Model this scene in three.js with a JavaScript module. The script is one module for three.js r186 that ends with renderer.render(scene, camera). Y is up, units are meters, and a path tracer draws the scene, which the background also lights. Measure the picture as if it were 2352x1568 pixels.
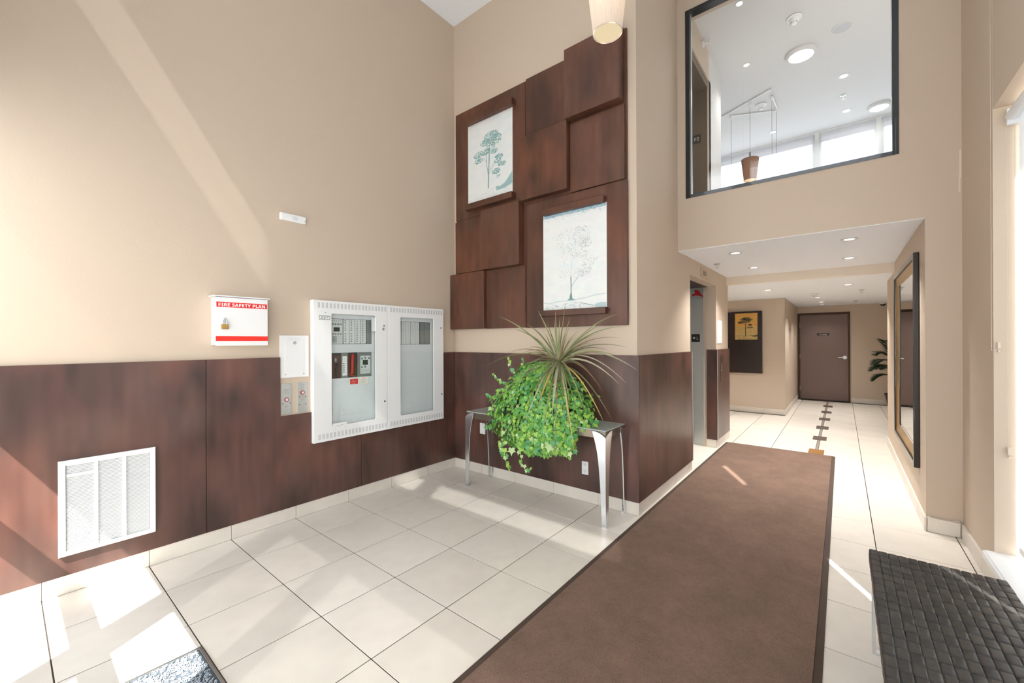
import * as THREE from 'three';
import { RoundedBoxGeometry } from 'three/addons/geometries/RoundedBoxGeometry.js';
import { mergeGeometries } from 'three/addons/utils/BufferGeometryUtils.js';
import { RectAreaLightUniformsLib } from 'three/addons/lights/RectAreaLightUniformsLib.js';

// ---------------------------------------------------------------- camera, sky, sun, exposure
const scene = new THREE.Scene();
const IMG_W = 2352, IMG_H = 1568, FOCAL = 943;
const camera = new THREE.PerspectiveCamera(2 * Math.atan(IMG_H / 2 / FOCAL) * 180 / Math.PI, IMG_W / IMG_H, 0.02, 200);
camera.position.set(3.278, 1.35, 3.089);
camera.rotation.set(0, 38.79 * Math.PI / 180, -0.2374 * Math.PI / 180, 'YXZ');
const renderer = new THREE.WebGLRenderer({ antialias: true });
renderer.toneMapping = THREE.LinearToneMapping;
renderer.toneMappingExposure = 3.3;
renderer.shadowMap.enabled = true;
renderer.shadowMap.type = THREE.PCFSoftShadowMap;
RectAreaLightUniformsLib.init();
scene.background = new THREE.Color(0.78, 0.9, 1.0);       // bright even sky
scene.backgroundIntensity = 1.1;
const SUN_DIR = new THREE.Vector3(0.489, 1.36, 0.872).normalize();
const sun = new THREE.DirectionalLight(new THREE.Color(1, 0.975, 0.93), 8.0);
sun.position.copy(SUN_DIR).multiplyScalar(20).add(new THREE.Vector3(2, 1, 0));
sun.target.position.set(2, 1, 0);
sun.castShadow = true;
sun.shadow.mapSize.set(4096, 4096);
Object.assign(sun.shadow.camera, { left: -8, right: 8, top: 8, bottom: -8, near: 1, far: 45 });
sun.shadow.bias = -0.0004;
scene.add(sun, sun.target);

// ---------------------------------------------------------------- helpers
let seed = 7;
const rnd = () => { seed = (seed * 1664525 + 1013904223) >>> 0; return seed / 4294967296; };
const rr = (a, b) => a + (b - a) * rnd();
const V = (x, y, z) => new THREE.Vector3(x, y, z);
const S = (r, g, b) => new THREE.Color().setRGB(r / 255, g / 255, b / 255, THREE.SRGBColorSpace);
const used = new Map();
function numbered(name) {
  const n = used.get(name) || 0; used.set(name, n + 1);
  return n ? name + '_' + String(n).padStart(3, '0') : name;
}
function metric(g) {                                          // uv in metres, by the way each face points
  const p = g.attributes.position, n = g.attributes.normal, uv = new Float32Array(p.count * 2);
  for (let i = 0; i < p.count; i++) {
    const ax = Math.abs(n.getX(i)), ay = Math.abs(n.getY(i)), az = Math.abs(n.getZ(i));
    if (ax >= ay && ax >= az) { uv[2 * i] = -p.getZ(i); uv[2 * i + 1] = p.getY(i); }
    else if (ay >= az) { uv[2 * i] = p.getX(i); uv[2 * i + 1] = -p.getZ(i); }
    else { uv[2 * i] = p.getX(i); uv[2 * i + 1] = p.getY(i); }
  }
  g.setAttribute('uv', new THREE.BufferAttribute(uv, 2));
  return g;
}
const bx = (x0, x1, y0, y1, z0, z1) => metric(new THREE.BoxGeometry(Math.abs(x1 - x0), Math.abs(y1 - y0), Math.abs(z1 - z0)).translate((x0 + x1) / 2, (y0 + y1) / 2, (z0 + z1) / 2));
const rb = (x0, x1, y0, y1, z0, z1, r = 0.003, s = 2) => metric(new RoundedBoxGeometry(Math.abs(x1 - x0), Math.abs(y1 - y0), Math.abs(z1 - z0), s, r).translate((x0 + x1) / 2, (y0 + y1) / 2, (z0 + z1) / 2));
const plain = (g) => { const q = g.index ? g.toNonIndexed() : g; for (const k of Object.keys(q.attributes)) if (!['position', 'normal', 'uv'].includes(k)) q.deleteAttribute(k); return q; };
const merge = (gs) => mergeGeometries(gs.map(plain));
function mesh(name, geo, mat, parent) {
  const m = new THREE.Mesh(geo, mat); m.name = name; m.castShadow = m.receiveShadow = true;
  (parent || scene).add(m); return m;
}
function part(t, name, geo, mat, label) {                     // geometry is given in room coordinates
  const o = t.userData.at || V(0, 0, 0);
  const m = mesh(name, geo.translate(-o.x, -o.y, -o.z), mat, t);
  m.userData.at = o;
  if (label) m.userData.label = label;
  return m;
}
const parts = (t, name, list, geo, mat) => list.map((a) => part(t, name, geo(...a), mat));   // several alike pieces, one mesh each
function thing(name, label, category, at, group) {
  const g = new THREE.Group(); g.name = numbered(name); g.position.set(...at);
  g.userData = { label, category, at: V(...at) };
  if (group) g.userData.group = group;
  scene.add(g); return g;
}
function struct(name, geo, mat) {
  const m = geo ? mesh(numbered(name), geo, mat) : new THREE.Group();
  if (!geo) { m.name = numbered(name); scene.add(m); }
  m.userData.kind = 'structure'; return m;
}
// a flat piece with holes: outline and holes as lists of [u, v]; axis 'x' | 'z' | 'y' is the direction it is thick along
function slab(outline, holes, axis, a0, a1, bevel = 0) {
  const sh = new THREE.Shape(outline.map((p) => new THREE.Vector2(...p)));
  for (const h of holes) sh.holes.push(new THREE.Path(h.map((p) => new THREE.Vector2(...p))));
  const g = new THREE.ExtrudeGeometry(sh, { depth: a1 - a0 - 2 * bevel, bevelEnabled: bevel > 0, bevelThickness: bevel, bevelSize: bevel, bevelOffset: -bevel, bevelSegments: 2, curveSegments: 10 });
  g.translate(0, 0, a0 + bevel);
  if (axis === 'x') g.applyMatrix4(new THREE.Matrix4().set(0, 0, 1, 0, 0, 1, 0, 0, -1, 0, 0, 0, 0, 0, 0, 1)); // u = -z, v = y
  if (axis === 'y') g.applyMatrix4(new THREE.Matrix4().set(1, 0, 0, 0, 0, 0, 1, 0, 0, -1, 0, 0, 0, 0, 0, 1)); // u = x, v = -z
  return metric(g);
}
const rect = (u0, u1, v0, v1) => [[u0, v0], [u1, v0], [u1, v1], [u0, v1]];
function rrect(u0, u1, v0, v1, r) {
  const q = [];
  for (const [cx, cy, a] of [[u1 - r, v0 + r, -90], [u1 - r, v1 - r, 0], [u0 + r, v1 - r, 90], [u0 + r, v0 + r, 180]])
    for (let k = 0; k <= 4; k++) { const t = (a + k * 22.5) * Math.PI / 180; q.push([cx + r * Math.cos(t), cy + r * Math.sin(t)]); }
  return q;
}
const tube = (pts, r, n = 24, s = 6) => new THREE.TubeGeometry(new THREE.CatmullRomCurve3(pts), n, r, s);
const cyl = (r0, r1, h, x, y, z, n = 24) => new THREE.CylinderGeometry(r0, r1, h, n).translate(x, y, z);
const cylX = (r, h, x, y, z, n = 20) => new THREE.CylinderGeometry(r, r, h, n).rotateZ(Math.PI / 2).translate(x, y, z);
const cylZ = (r, h, x, y, z, n = 20) => new THREE.CylinderGeometry(r, r, h, n).rotateX(Math.PI / 2).translate(x, y, z);

// ---------------------------------------------------------------- textures
function noiseGrid(n) { const g = new Float32Array(n * n); for (let i = 0; i < g.length; i++) g[i] = rnd(); return g; }
const NG = [noiseGrid(64), noiseGrid(64), noiseGrid(64), noiseGrid(64)];
function vnoise(k, x, y, px, py) {                            // tiling value noise with whole periods px, py
  const g = NG[k & 3], ix = Math.floor(x), iy = Math.floor(y), fx = x - ix, fy = y - iy, s = fx * fx * (3 - 2 * fx), t = fy * fy * (3 - 2 * fy);
  const at = (a, b) => g[(((a % px) + px) % px) + 64 * (((b % py) + py) % py)];
  return (at(ix, iy) * (1 - s) + at(ix + 1, iy) * s) * (1 - t) + (at(ix, iy + 1) * (1 - s) + at(ix + 1, iy + 1) * s) * t;
}
function dataTex(n, f, srgb, wm, hm) {                        // f(u, v) in 0..1 -> [r, g, b] 0..255; one copy covers wm x hm metres
  const d = new Uint8Array(n * n * 4);
  for (let y = 0; y < n; y++) for (let x = 0; x < n; x++) { const c = f(x / n, y / n), o = (y * n + x) * 4; d[o] = c[0]; d[o + 1] = c[1]; d[o + 2] = c[2]; d[o + 3] = 255; }
  const t = new THREE.DataTexture(d, n, n); t.magFilter = THREE.LinearFilter; t.minFilter = THREE.LinearMipmapLinearFilter; t.generateMipmaps = true;
  t.wrapS = t.wrapT = THREE.RepeatWrapping; t.repeat.set(1 / wm, 1 / (hm || wm)); if (srgb) t.colorSpace = THREE.SRGBColorSpace; t.needsUpdate = true; return t;
}
const lerp3 = (a, b, t) => [a[0] + (b[0] - a[0]) * t, a[1] + (b[1] - a[1]) * t, a[2] + (b[2] - a[2]) * t];
const cl = (x) => Math.min(1, Math.max(0, x));
function woodTex(dark, mid, red, grey) {
  return dataTex(1024, (u, v) => {
    const a = vnoise(0, u * 6, v * 4, 6, 4) * 0.55 + vnoise(1, u * 14, v * 7, 14, 7) * 0.3 + vnoise(2, u * 40, v * 12, 40, 12) * 0.15;
    const b = vnoise(3, u * 5, v * 4, 5, 4) * 0.6 + vnoise(2, u * 17, v * 9, 17, 9) * 0.4;
    const grain = (vnoise(1, u * 64, v * 3, 64, 3) - 0.5) * 10 + (vnoise(0, u * 63 + 9, v * 16, 63, 16) - 0.5) * 7 + (rnd() - 0.5) * 4;
    let c = lerp3(dark, mid, cl((a - 0.3) * 2.4));
    c = lerp3(c, red, cl((b - 0.46) * 2.6) * 0.75);
    c = lerp3(c, grey, cl((vnoise(2, u * 8 + 3, v * 6, 8, 6) - 0.55) * 2) * 0.45);
    return [cl((c[0] + grain) / 255) * 255, cl((c[1] + grain * 0.8) / 255) * 255, cl((c[2] + grain * 0.7) / 255) * 255];
  }, true, 1.7);
}
const bumpFine = dataTex(256, () => { const k = 128 + (rnd() - 0.5) * 110; return [k, k, k]; }, false, 0.35);
const wallBump = dataTex(512, (u, v) => { const k = 90 + 70 * vnoise(0, u * 60, v * 60, 60, 60) + 40 * vnoise(1, u * 30, v * 30, 30, 30); return [k, k, k]; }, false, 0.5);
function tileTex(off) {
  return dataTex(256, (u, v) => {
    const a = vnoise(off, u * 5 + off, v * 5, 5, 5) * 0.6 + vnoise(off + 1, u * 17, v * 17, 17, 17) * 0.4, s = (rnd() - 0.5) * 5, k = 247 + (a - 0.5) * 14 + s * 0.7;
    return [Math.min(255, k), Math.min(255, k - 1), Math.min(255, k - 2)];
  }, true, 0.9);
}
const carpetTex = dataTex(1024, (u, v) => {
  const a = vnoise(0, u * 7, v * 7, 7, 7) * 0.5 + vnoise(1, u * 22, v * 22, 22, 22) * 0.35 + vnoise(2, u * 60, v * 60, 60, 60) * 0.3, s = (rnd() - 0.5) * 40, k = 0.9 + (a - 0.55) * 0.16;
  return [cl((130 * k + s) / 255) * 255, cl((103 * k + s) / 255) * 255, cl((87 * k + s) / 255) * 255];
}, true, 1.3);
const carpetBump = dataTex(512, () => { const k = rnd() * 255; return [k, k, k]; }, false, 0.6);
function canvasTex(w, h, draw) {
  const c = document.createElement('canvas'); c.width = w; c.height = h; const x = c.getContext('2d'); draw(x, w, h);
  const t = new THREE.CanvasTexture(c); t.colorSpace = THREE.SRGBColorSpace; return t;
}

// ---------------------------------------------------------------- materials
const M = (o) => new THREE.MeshPhysicalMaterial({ roughness: 0.6, side: THREE.DoubleSide, ...o });
const beige = M({ color: S(204, 186, 166), roughness: 0.62, bumpMap: wallBump, bumpScale: 0.0006 });
const peach = M({ color: S(244, 230, 212), roughness: 0.62 });
const ceilWhite = M({ color: S(244, 247, 252), roughness: 0.85 });
const hallCeil = M({ color: S(214, 212, 209), roughness: 0.85 });
const hallWhite = M({ color: S(214, 212, 209), roughness: 0.75 });
const woodPanelTex = woodTex([64, 44, 39], [94, 66, 58], [121, 78, 65], [98, 82, 76]);
const wood = M({ map: woodPanelTex, roughness: 0.3, bumpMap: bumpFine, bumpScale: 0.00006 });
const woodDecor = M({ map: woodTex([70, 44, 33], [98, 62, 47], [116, 70, 49], [90, 72, 59]), roughness: 0.42 });
const woodDark = M({ color: S(38, 26, 22), roughness: 0.4 });
const grout = M({ color: S(58, 48, 41), roughness: 0.9 });
const tileMats = [0, 1, 2, 3].map((k) => M({ map: tileTex(k), color: [S(232, 224, 213), S(234, 226, 215), S(230, 222, 210), S(233, 225, 213)][k], roughness: 0.3 }));
const skirtMats = [0, 1].map((k) => M({ map: tileTex(k + 1), color: [S(230, 221, 210), S(233, 225, 213)][k], roughness: 0.34 }));
const white = M({ color: S(238, 238, 238), roughness: 0.4 });
const whiteMatt = M({ color: S(236, 236, 234), roughness: 0.7 });
const greyGreen = M({ color: S(216, 221, 222), roughness: 0.5 });
const greyMid = M({ color: S(120, 126, 124), roughness: 0.5 });
const greyDark = M({ color: S(62, 68, 68), roughness: 0.5 });
const blackPlastic = M({ color: S(26, 26, 27), roughness: 0.4 });
const redPlastic = M({ color: S(176, 24, 30), roughness: 0.35 });
const chrome = M({ color: S(226, 230, 234), roughness: 0.24, metalness: 1 });
const steel = M({ color: S(206, 208, 206), roughness: 0.42, metalness: 1 });
const satin = M({ color: S(205, 208, 206), roughness: 0.36, metalness: 1 });
const nickel = M({ color: S(138, 128, 116), roughness: 0.34, metalness: 1 });
const brass = M({ color: S(190, 150, 88), roughness: 0.3, metalness: 1 });
const gold = M({ color: S(196, 160, 96), roughness: 0.32, metalness: 0.9 });
const blackFrame = M({ color: S(24, 28, 32), roughness: 0.28, clearcoat: 0.4 });
const mirrorMat = M({ color: S(246, 248, 247), roughness: 0.02, metalness: 1 });
const glass = M({ color: S(255, 255, 255), roughness: 0, transmission: 1, thickness: 0, ior: 1.5 });
const panelGlass = M({ color: S(254, 255, 255), roughness: 0, transmission: 1, thickness: 0, ior: 1.45 });
const tableGlass = M({ color: S(196, 204, 198), roughness: 0.14, transmission: 0.3, thickness: 0, ior: 1.5 });
const cloth = (open, tr = 0.6) => M({ color: S(243, 246, 250), roughness: Math.sqrt(1 - open / tr), transmission: tr, thickness: 0, ior: 1.1, specularIntensity: 0.1 });   // open: share of light that slips through the weave
const screenCloth = cloth(0.078, 0.64), denseCloth = cloth(0.005, 0.14), frontCloth = cloth(0.028, 0.64);
const windowWhite = M({ color: S(236, 238, 240), roughness: 0.35 });
const printMat = (t, o = {}) => M({ map: t, roughness: 0.55, ...o });
const lamp = (c, e, base = S(250, 246, 236)) => M({ color: base, emissive: c, emissiveIntensity: e, roughness: 0.5 });
// flat print lying on a face: facing 'x' (+x), 'z' (+z) or '-x'
function printGeo(facing, at, u0, u1, v0, v1) {
  const g = new THREE.PlaneGeometry(Math.abs(u1 - u0), Math.abs(v1 - v0));
  if (facing === 'x') g.rotateY(Math.PI / 2).translate(at, (v0 + v1) / 2, (u0 + u1) / 2);
  else if (facing === '-x') g.rotateY(-Math.PI / 2).translate(at, (v0 + v1) / 2, (u0 + u1) / 2);
  else g.translate((u0 + u1) / 2, (v0 + v1) / 2, at);
  return g;
}

// ---------------------------------------------------------------- the room: walls, ceilings, floors
const CEIL = 4.77, zu = (z0, z1, y0, y1) => rect(-z1, -z0, y0, y1);
struct('wall_left', bx(-0.2, 0, -0.1, 4.97, -0.2, 3.48), beige);
struct('wall_back', bx(0, 1.89, -0.1, CEIL, -0.15, 0), beige);
struct('wall_side', slab([[1.43 + 1.73, -0.1], [1.43 + 1.73, 2.24], [1.03, 2.24], [1.03, CEIL], [0, CEIL], [0, -0.1], [1.43, -0.1], [1.43, 2.04], [2.56, 2.04], [2.56, -0.1]], [], 'x', 1.89, 2.04), beige);
struct('wall_window', slab([[2.04, 2.217], [3.74, 2.217], [3.74, -0.1], [3.92, -0.1], [3.92, CEIL], [2.04, CEIL]], [rect(2.117, 3.607, 2.709, 4.5)], 'z', -1.186, -1.026), beige);
struct('wall_right', slab([[-3.48, -0.1], [1.03, -0.1], [1.03, 3.76], [-3.48, 3.76]], [zu(-0.29, 2.9, 0.19, 2.6)], 'x', 3.92, 4.14), beige);
struct('wall_right_upper', slab([[-3.48, 3.76], [1.03, 3.76], [1.03, CEIL], [-3.48, CEIL]], [zu(-0.2, 2.9, 3.79, 4.75)], 'x', 3.935, 3.99), beige);
struct('wall_front', slab([[0, -0.1], [3.92, -0.1], [3.92, CEIL], [0, CEIL]], [rect(0.03, 0.953, 0.02, 2.6), rect(1.12, 1.755, 0.02, 2.6), rect(1.9, 3.8, 0.3, 2.6), rect(0.03, 0.93, 4.12, 4.66), rect(1.06, 1.8, 4.12, 4.66), rect(1.95, 3.8, 4.12, 4.66)], 'z', 3.42, 3.48), beige);
struct('wall_corridor_right', bx(3.74, 3.9, -0.1, 2.3, -4.14, -1.18), beige);
struct('wall_nook', bx(3.9, 4.62, -0.1, 2.3, -4.24, -4.14), beige);
struct('wall_nook_right', bx(4.6, 4.75, -0.1, 2.3, -8.55, -4.14), beige);
struct('wall_end', slab([[2.3, -0.1], [2.49, -0.1], [2.49, 1.962], [3.41, 1.962], [3.41, -0.1], [4.6, -0.1], [4.6, 2.3], [2.3, 2.3]], [], 'z', -8.55, -8.4), beige);
struct('wall_return', bx(2.3, 2.478, -0.1, 2.3, -8.4, -5.9), beige);
struct('wall_picture', bx(0.4, 2.478, -0.1, 2.3, -5.9, -5.76), beige);
struct('wall_corridor_left', bx(0.3, 0.4, -0.1, 2.3, -5.9, -3.1), beige);
struct('wall_lift_back', bx(0.3, 2.038, -0.1, 2.24, -3.26, -2.66), beige);
struct('ceiling_corridor', bx(0.3, 3.9, 2.22, 2.32, -3.2, -1.186), ceilWhite);
struct('ceiling_soffit', bx(2.041, 3.739, 2.213, 2.2172, -1.2, -1.0265), ceilWhite);
struct('ceiling_beam', bx(0.3, 3.74, 2.112, 2.24, -3.24, -3.19), peach);
struct('ceiling_corridor_low', bx(0.3, 4.75, 2.115, 2.3, -8.55, -3.24), ceilWhite);
struct('ceiling', bx(-0.2, 3.99, CEIL, CEIL + 0.2, -1.186, 3.48), ceilWhite);
struct('ceiling_upper_hall', bx(-0.2, 4.9, CEIL, CEIL + 0.2, -5.6, -1.186), hallCeil);
// upper hall behind the inner window
struct('floor_upper_hall', bx(0.3, 4.9, 2.32, 2.5, -5.6, -1.186), hallWhite);
struct('wall_hall_lift', slab([[1.186, 2.5], [1.3, 2.5], [1.3, 4.43], [2.163, 4.43], [2.163, CEIL], [1.186, CEIL]], [], 'x', 1.93, 2.06), beige);
struct('wall_hall_left', bx(2.042, 2.06, 2.5, CEIL, -2.78, -2.166), hallWhite);
struct('wall_hall_alcove', bx(1.0, 1.1, 2.5, CEIL, -5.5, -2.78), hallWhite);
struct('wall_hall_alcove_front', bx(1.0, 2.042, 2.5, CEIL, -2.78, -2.7), hallWhite);
struct('wall_hall_right', bx(4.5, 4.65, 2.5, CEIL, -5.5, -1.186), hallWhite);
struct('wall_hall_end', slab([[1.0, 2.5], [4.6, 2.5], [4.6, CEIL], [1.0, CEIL]], [rect(1.1, 2.935, 2.9, 4.75), rect(2.995, 3.70, 2.9, 4.75), rect(3.76, 4.4, 2.9, 4.75)], 'z', -5.45, -5.33), whiteMatt);
// pavement outside, which the sun strikes
struct('pavement', bx(-30, 40, -0.3, -0.15, -30, 40), M({ color: S(176, 172, 166), roughness: 0.9 }));

// tiled floor: every tile a piece set into the grout bed
const floor = struct('floor', null);
mesh('grout_bed', bx(-0.05, 4.75, -0.1, -0.0025, -8.55, 3.6), grout, floor);
const XJ = [0, 0.405, 0.8395, 1.274, 1.7085, 2.143, 2.5775, 3.012, 3.4465, 3.881, 4.3155, 4.6];
const ZJ = []; for (let z = 0.392 - 0.428; z < 3.6; z += 0.428) ZJ.push(z);
const zn = []; for (let z = ZJ[0] - 0.4345; z > -8.6; z -= 0.4345) zn.push(z);
const ZALL = [...zn.reverse(), ...ZJ, 3.6];
const tileGeo = new Map();
function tileMesh(parent, name, x0, x1, z0, z1, y0, y1, mats) {
  const k = [x1 - x0, y1 - y0, z1 - z0].map((v) => v.toFixed(3)).join();
  if (!tileGeo.has(k)) tileGeo.set(k, metric(new RoundedBoxGeometry(x1 - x0, y1 - y0, z1 - z0, 1, 0.0012)));
  const m = mesh(name, tileGeo.get(k), mats[Math.floor(rnd() * mats.length)], parent);
  m.position.set((x0 + x1) / 2, (y0 + y1) / 2, (z0 + z1) / 2); return m;
}
for (let i = 0; i < XJ.length - 1; i++) for (let j = 0; j < ZALL.length - 1; j++) {
  let x0 = XJ[i], x1 = XJ[i + 1], z0 = ZALL[j], z1 = ZALL[j + 1];
  const cx = (x0 + x1) / 2, cz = (z0 + z1) / 2;
  if (cz < 0 && cz > -3.2 && (x1 < 1.75 || (x0 > 3.8 && cz < -1.2))) continue;
  if (cz > -0.1 && cz < 0.05 && cx < 2.0) { if (z1 < 0.01) continue; z0 = 0.0; }
  if (cz < -5.8) { if (x1 < 2.49) continue; x0 = Math.max(x0, 2.48); }
  if (cz > -4.2 && cz < -1.2 && cx > 3.75) continue;
  if (cz < -3.2 && x1 < 0.42) continue;
  if (cz < -1 && cz > -1.2 && x0 > 3.8) z0 = -1.026;
  const corr = cz < -1, gx = 0.0026, gz = corr ? 0.0009 : 0.0024;
  if (corr && i === 6) x1 = 3.017; if (corr && i === 7) x0 = 3.045;
  if (corr && i === 6) x1 -= 0.0;
  tileMesh(floor, 'tile', x0 + gx, x1 - gx, z0 + gz, z1 - gz, -0.02, 0.0003 * rnd(), tileMats);
}
// dark inlay running to the door: a thin strip crossed by small rectangles
const inlayDark = M({ color: S(92, 80, 70), roughness: 0.4 }), inlayStrip = M({ color: S(150, 138, 126), roughness: 0.4 }), inlayGold = M({ color: S(150, 106, 58), roughness: 0.4 });
mesh('inlay_strip', bx(3.019, 3.043, -0.02, 0.0002, -8.36, -3.0), inlayStrip, floor);
for (let k = 0; k < 7; k++) {
  const z = -3.09 - k * 0.877;
  mesh('inlay_tile', rb(2.955 + k * 0.004, 3.106 + k * 0.004, -0.01, 0.0016, z - 0.142, z + 0.142, 0.0008, 1), k ? inlayDark : inlayGold, floor);
}

// tiled skirting, one tile after another
function skirting(name, axis, at, out, list) {
  const g = struct(name, null);
  for (let k = 0; k < list.length - 1; k++) {
    const a = list[k] + 0.0012, b = list[k + 1] - 0.0012;
    const lo = Math.min(at, at + out), hi = Math.max(at, at + out);
    if (axis === 'x') tileMesh(g, 'skirting_tile', lo, hi, a, b, 0.0015, 0.0985, skirtMats);
    else tileMesh(g, 'skirting_tile', a, b, lo, hi, 0.0015, 0.0985, skirtMats);
  }
  return g;
}
const zpos = ZJ.filter((z) => z > 0.01);
skirting('baseboard_left', 'x', 0, 0.013, [0.013, ...zpos, 3.42]);
skirting('baseboard_back', 'z', 0, 0.013, [0, 0.405, 0.8395, 1.274, 1.7085, 2.044]);
skirting('baseboard_side', 'x', 2.04, 0.013, [-1.43, -1.31, -0.9, -0.464, -0.036, 0.013]);
skirting('baseboard_pillar', 'x', 2.04, 0.013, [-3.26, -2.98, -2.56]);
skirting('baseboard_lift_return', 'z', -2.56, 0.013, [1.925, 2.04]);
skirting('baseboard_corridor_right', 'x', 3.74, -0.012, [-4.14, -3.95, -3.51, -3.08, -2.64, -2.2, -1.77, -1.33, -1.0]);
skirting('baseboard_column', 'z', -1.026, 0.03, [3.742, 3.905]);
mesh('plaster_smear', merge([bx(3.908, 3.918, 2.46, 2.65, -1.0262, -1.0252), bx(3.905, 3.913, 2.36, 2.48, -1.0262, -1.0253)]), M({ color: S(226, 212, 196), roughness: 0.8 }), scene.getObjectByName('wall_window'));
for (const [x, y, r] of [[3.757, 0.102, 0.006], [3.752, 0.108, 0.004], [3.875, 0.101, 0.005], [3.885, 0.102, 0.007], [3.897, 0.103, 0.006]]) mesh('filler', new THREE.IcosahedronGeometry(r, 1).scale(1.5, 0.8, 0.8).translate(x, y, -1.018), M({ color: S(226, 216, 200), roughness: 0.9 }), scene.getObjectByName('baseboard_column'));
skirting('baseboard_right', 'x', 3.92, -0.014, [-0.99, -0.892, -0.464, -0.036, 0.392, 0.82, 1.248, 1.676, 2.1, 2.53, 2.96, 3.4]);
skirting('baseboard_picture', 'z', -5.76, 0.013, [0.41, 0.86, 1.29, 1.724, 2.16, 2.491]);
skirting('baseboard_return', 'x', 2.478, 0.013, [-8.38, -7.9, -7.47, -7.03, -6.6, -6.17, -5.76]);
skirting('baseboard_end', 'z', -8.4, 0.013, [3.43, 3.51, 3.95, 4.39, 4.6]);

// stained wood wainscot, panel by panel, with slim metal edges
const wsc = struct('trim', null);
const WT = 1.238, WB = 0.1;
mesh('wainscot_panel', slab(zu(2.2475, 3.41, WB, WT), [], 'x', 0, 0.018, 0.001), wood, wsc);
mesh('wainscot_panel', slab([[-2.2435, WB], [-1.1325, WB], [-1.1325, WT], [-1.5, WT], [-1.5, 0.798], [-1.787, 0.798], [-1.787, WT], [-2.2435, WT]], [], 'x', 0, 0.018, 0.001), wood, wsc);
mesh('wainscot_panel', slab(zu(0.018, 1.129, WB, WT), [], 'x', 0, 0.018, 0.001), wood, wsc);
mesh('wainscot_panel', slab(rect(0.018, 1.0295, WB, WT), [], 'z', 0, 0.018, 0.001), wood, wsc);
mesh('wainscot_panel', slab(rect(1.0325, 2.058, WB, WT), [], 'z', 0, 0.018, 0.001), wood, wsc);
mesh('wainscot_panel', slab(zu(-1.43, -0.002, WB, WT), [], 'x', 2.04, 2.058, 0.001), wood, wsc);
mesh('wainscot_panel', slab(zu(-3.26, -2.556, WB, WT), [], 'x', 2.04, 2.058, 0.001), wood, wsc);
mesh('wainscot_panel', slab(rect(1.932, 2.056, WB, WT), [], 'z', -2.556, -2.542, 0.001), wood, wsc);
mesh('edge_strip', bx(2.036, 2.062, WB, WT + 0.002, -1.443, -1.43), satin, wsc);
mesh('edge_strip', bx(1.922, 1.932, WB, WT + 0.002, -2.556, -2.538), satin, wsc);
mesh('edge_strip', bx(2.056, 2.062, WB, WT + 0.002, -2.556, -2.538), satin, wsc);

// lift opening below: plain returns, steel jamb, head and doors
const lift = struct('door', null);
mesh('return', bx(1.927, 2.039, 0, 2.04, -2.6, -2.556), beige, lift);
mesh('return', bx(1.927, 2.039, 0, 2.04, -1.43, -1.40), beige, lift);
mesh('steel_jamb', bx(1.56, 1.927, 0, 2.05, -2.62, -2.575), steel, lift);
mesh('steel_jamb', bx(1.56, 1.927, 0, 2.05, -1.415, -1.37), steel, lift);
mesh('head', bx(1.56, 1.935, 2.035, 2.16, -2.6, -1.38), woodDark, lift);
mesh('lift_door', bx(1.55, 1.585, 0.004, 2.05, -2.6, -1.995), steel, lift);
mesh('lift_door', bx(1.55, 1.585, 0.004, 2.05, -1.99, -1.38), steel, lift);
// lift opening on the floor above
const liftJamb = M({ color: S(98, 84, 66), roughness: 0.5, metalness: 0.1 });
const lift2 = struct('door', null);
mesh('return', bx(2.04, 2.06, 2.5, 4.43, -2.25, -2.164), beige, lift2);
mesh('steel_jamb', bx(1.6, 2.04, 2.5, 4.34, -2.25, -2.175), liftJamb, lift2);
mesh('head', bx(1.6, 2.045, 4.34, 4.44, -2.2, -1.19), liftJamb, lift2);
mesh('lift_door', bx(1.6, 1.63, 2.5, 4.34, -2.2, -1.19), liftJamb, lift2);

// brown door at the corridor's end
const doorBrown = M({ color: S(122, 100, 90), roughness: 0.42 }), frameBrown = M({ color: S(86, 66, 55), roughness: 0.65, specularIntensity: 0.5 });
const dr = struct('door', null);
mesh('frame', slab([[2.482, 0], [2.522, 0], [2.522, 1.924], [3.388, 1.924], [3.388, 0], [3.416, 0], [3.416, 1.966], [2.482, 1.966]], [], 'z', -8.47, -8.385, 0.001), frameBrown, dr);
const leaf = mesh('leaf', rb(2.526, 3.385, 0.02, 1.921, -8.455, -8.41, 0.002), doorBrown, dr);
for (const y of [0.26, 0.985, 1.69]) mesh('hinge', merge([cylX(0.001, 0.001, 2.52, y, -8.4, 6), new THREE.CylinderGeometry(0.008, 0.008, 0.1, 10).translate(2.523, y, -8.402)]), steel, leaf);
mesh('door_handle', merge([cylZ(0.036, 0.014, 3.325, 0.972, -8.405), cylZ(0.013, 0.06, 3.325, 0.972, -8.38), tube([V(3.325, 0.972, -8.352), V(3.26, 0.972, -8.35), V(3.21, 0.969, -8.352)], 0.011, 12, 8)]), satin, leaf);
mesh('backing', bx(2.4, 3.5, -0.1, 2.1, -8.62, -8.56), frameBrown, dr);
mesh('threshold', bx(2.49, 3.41, 0.0, 0.012, -8.47, -8.405), woodDark, dr);

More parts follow.
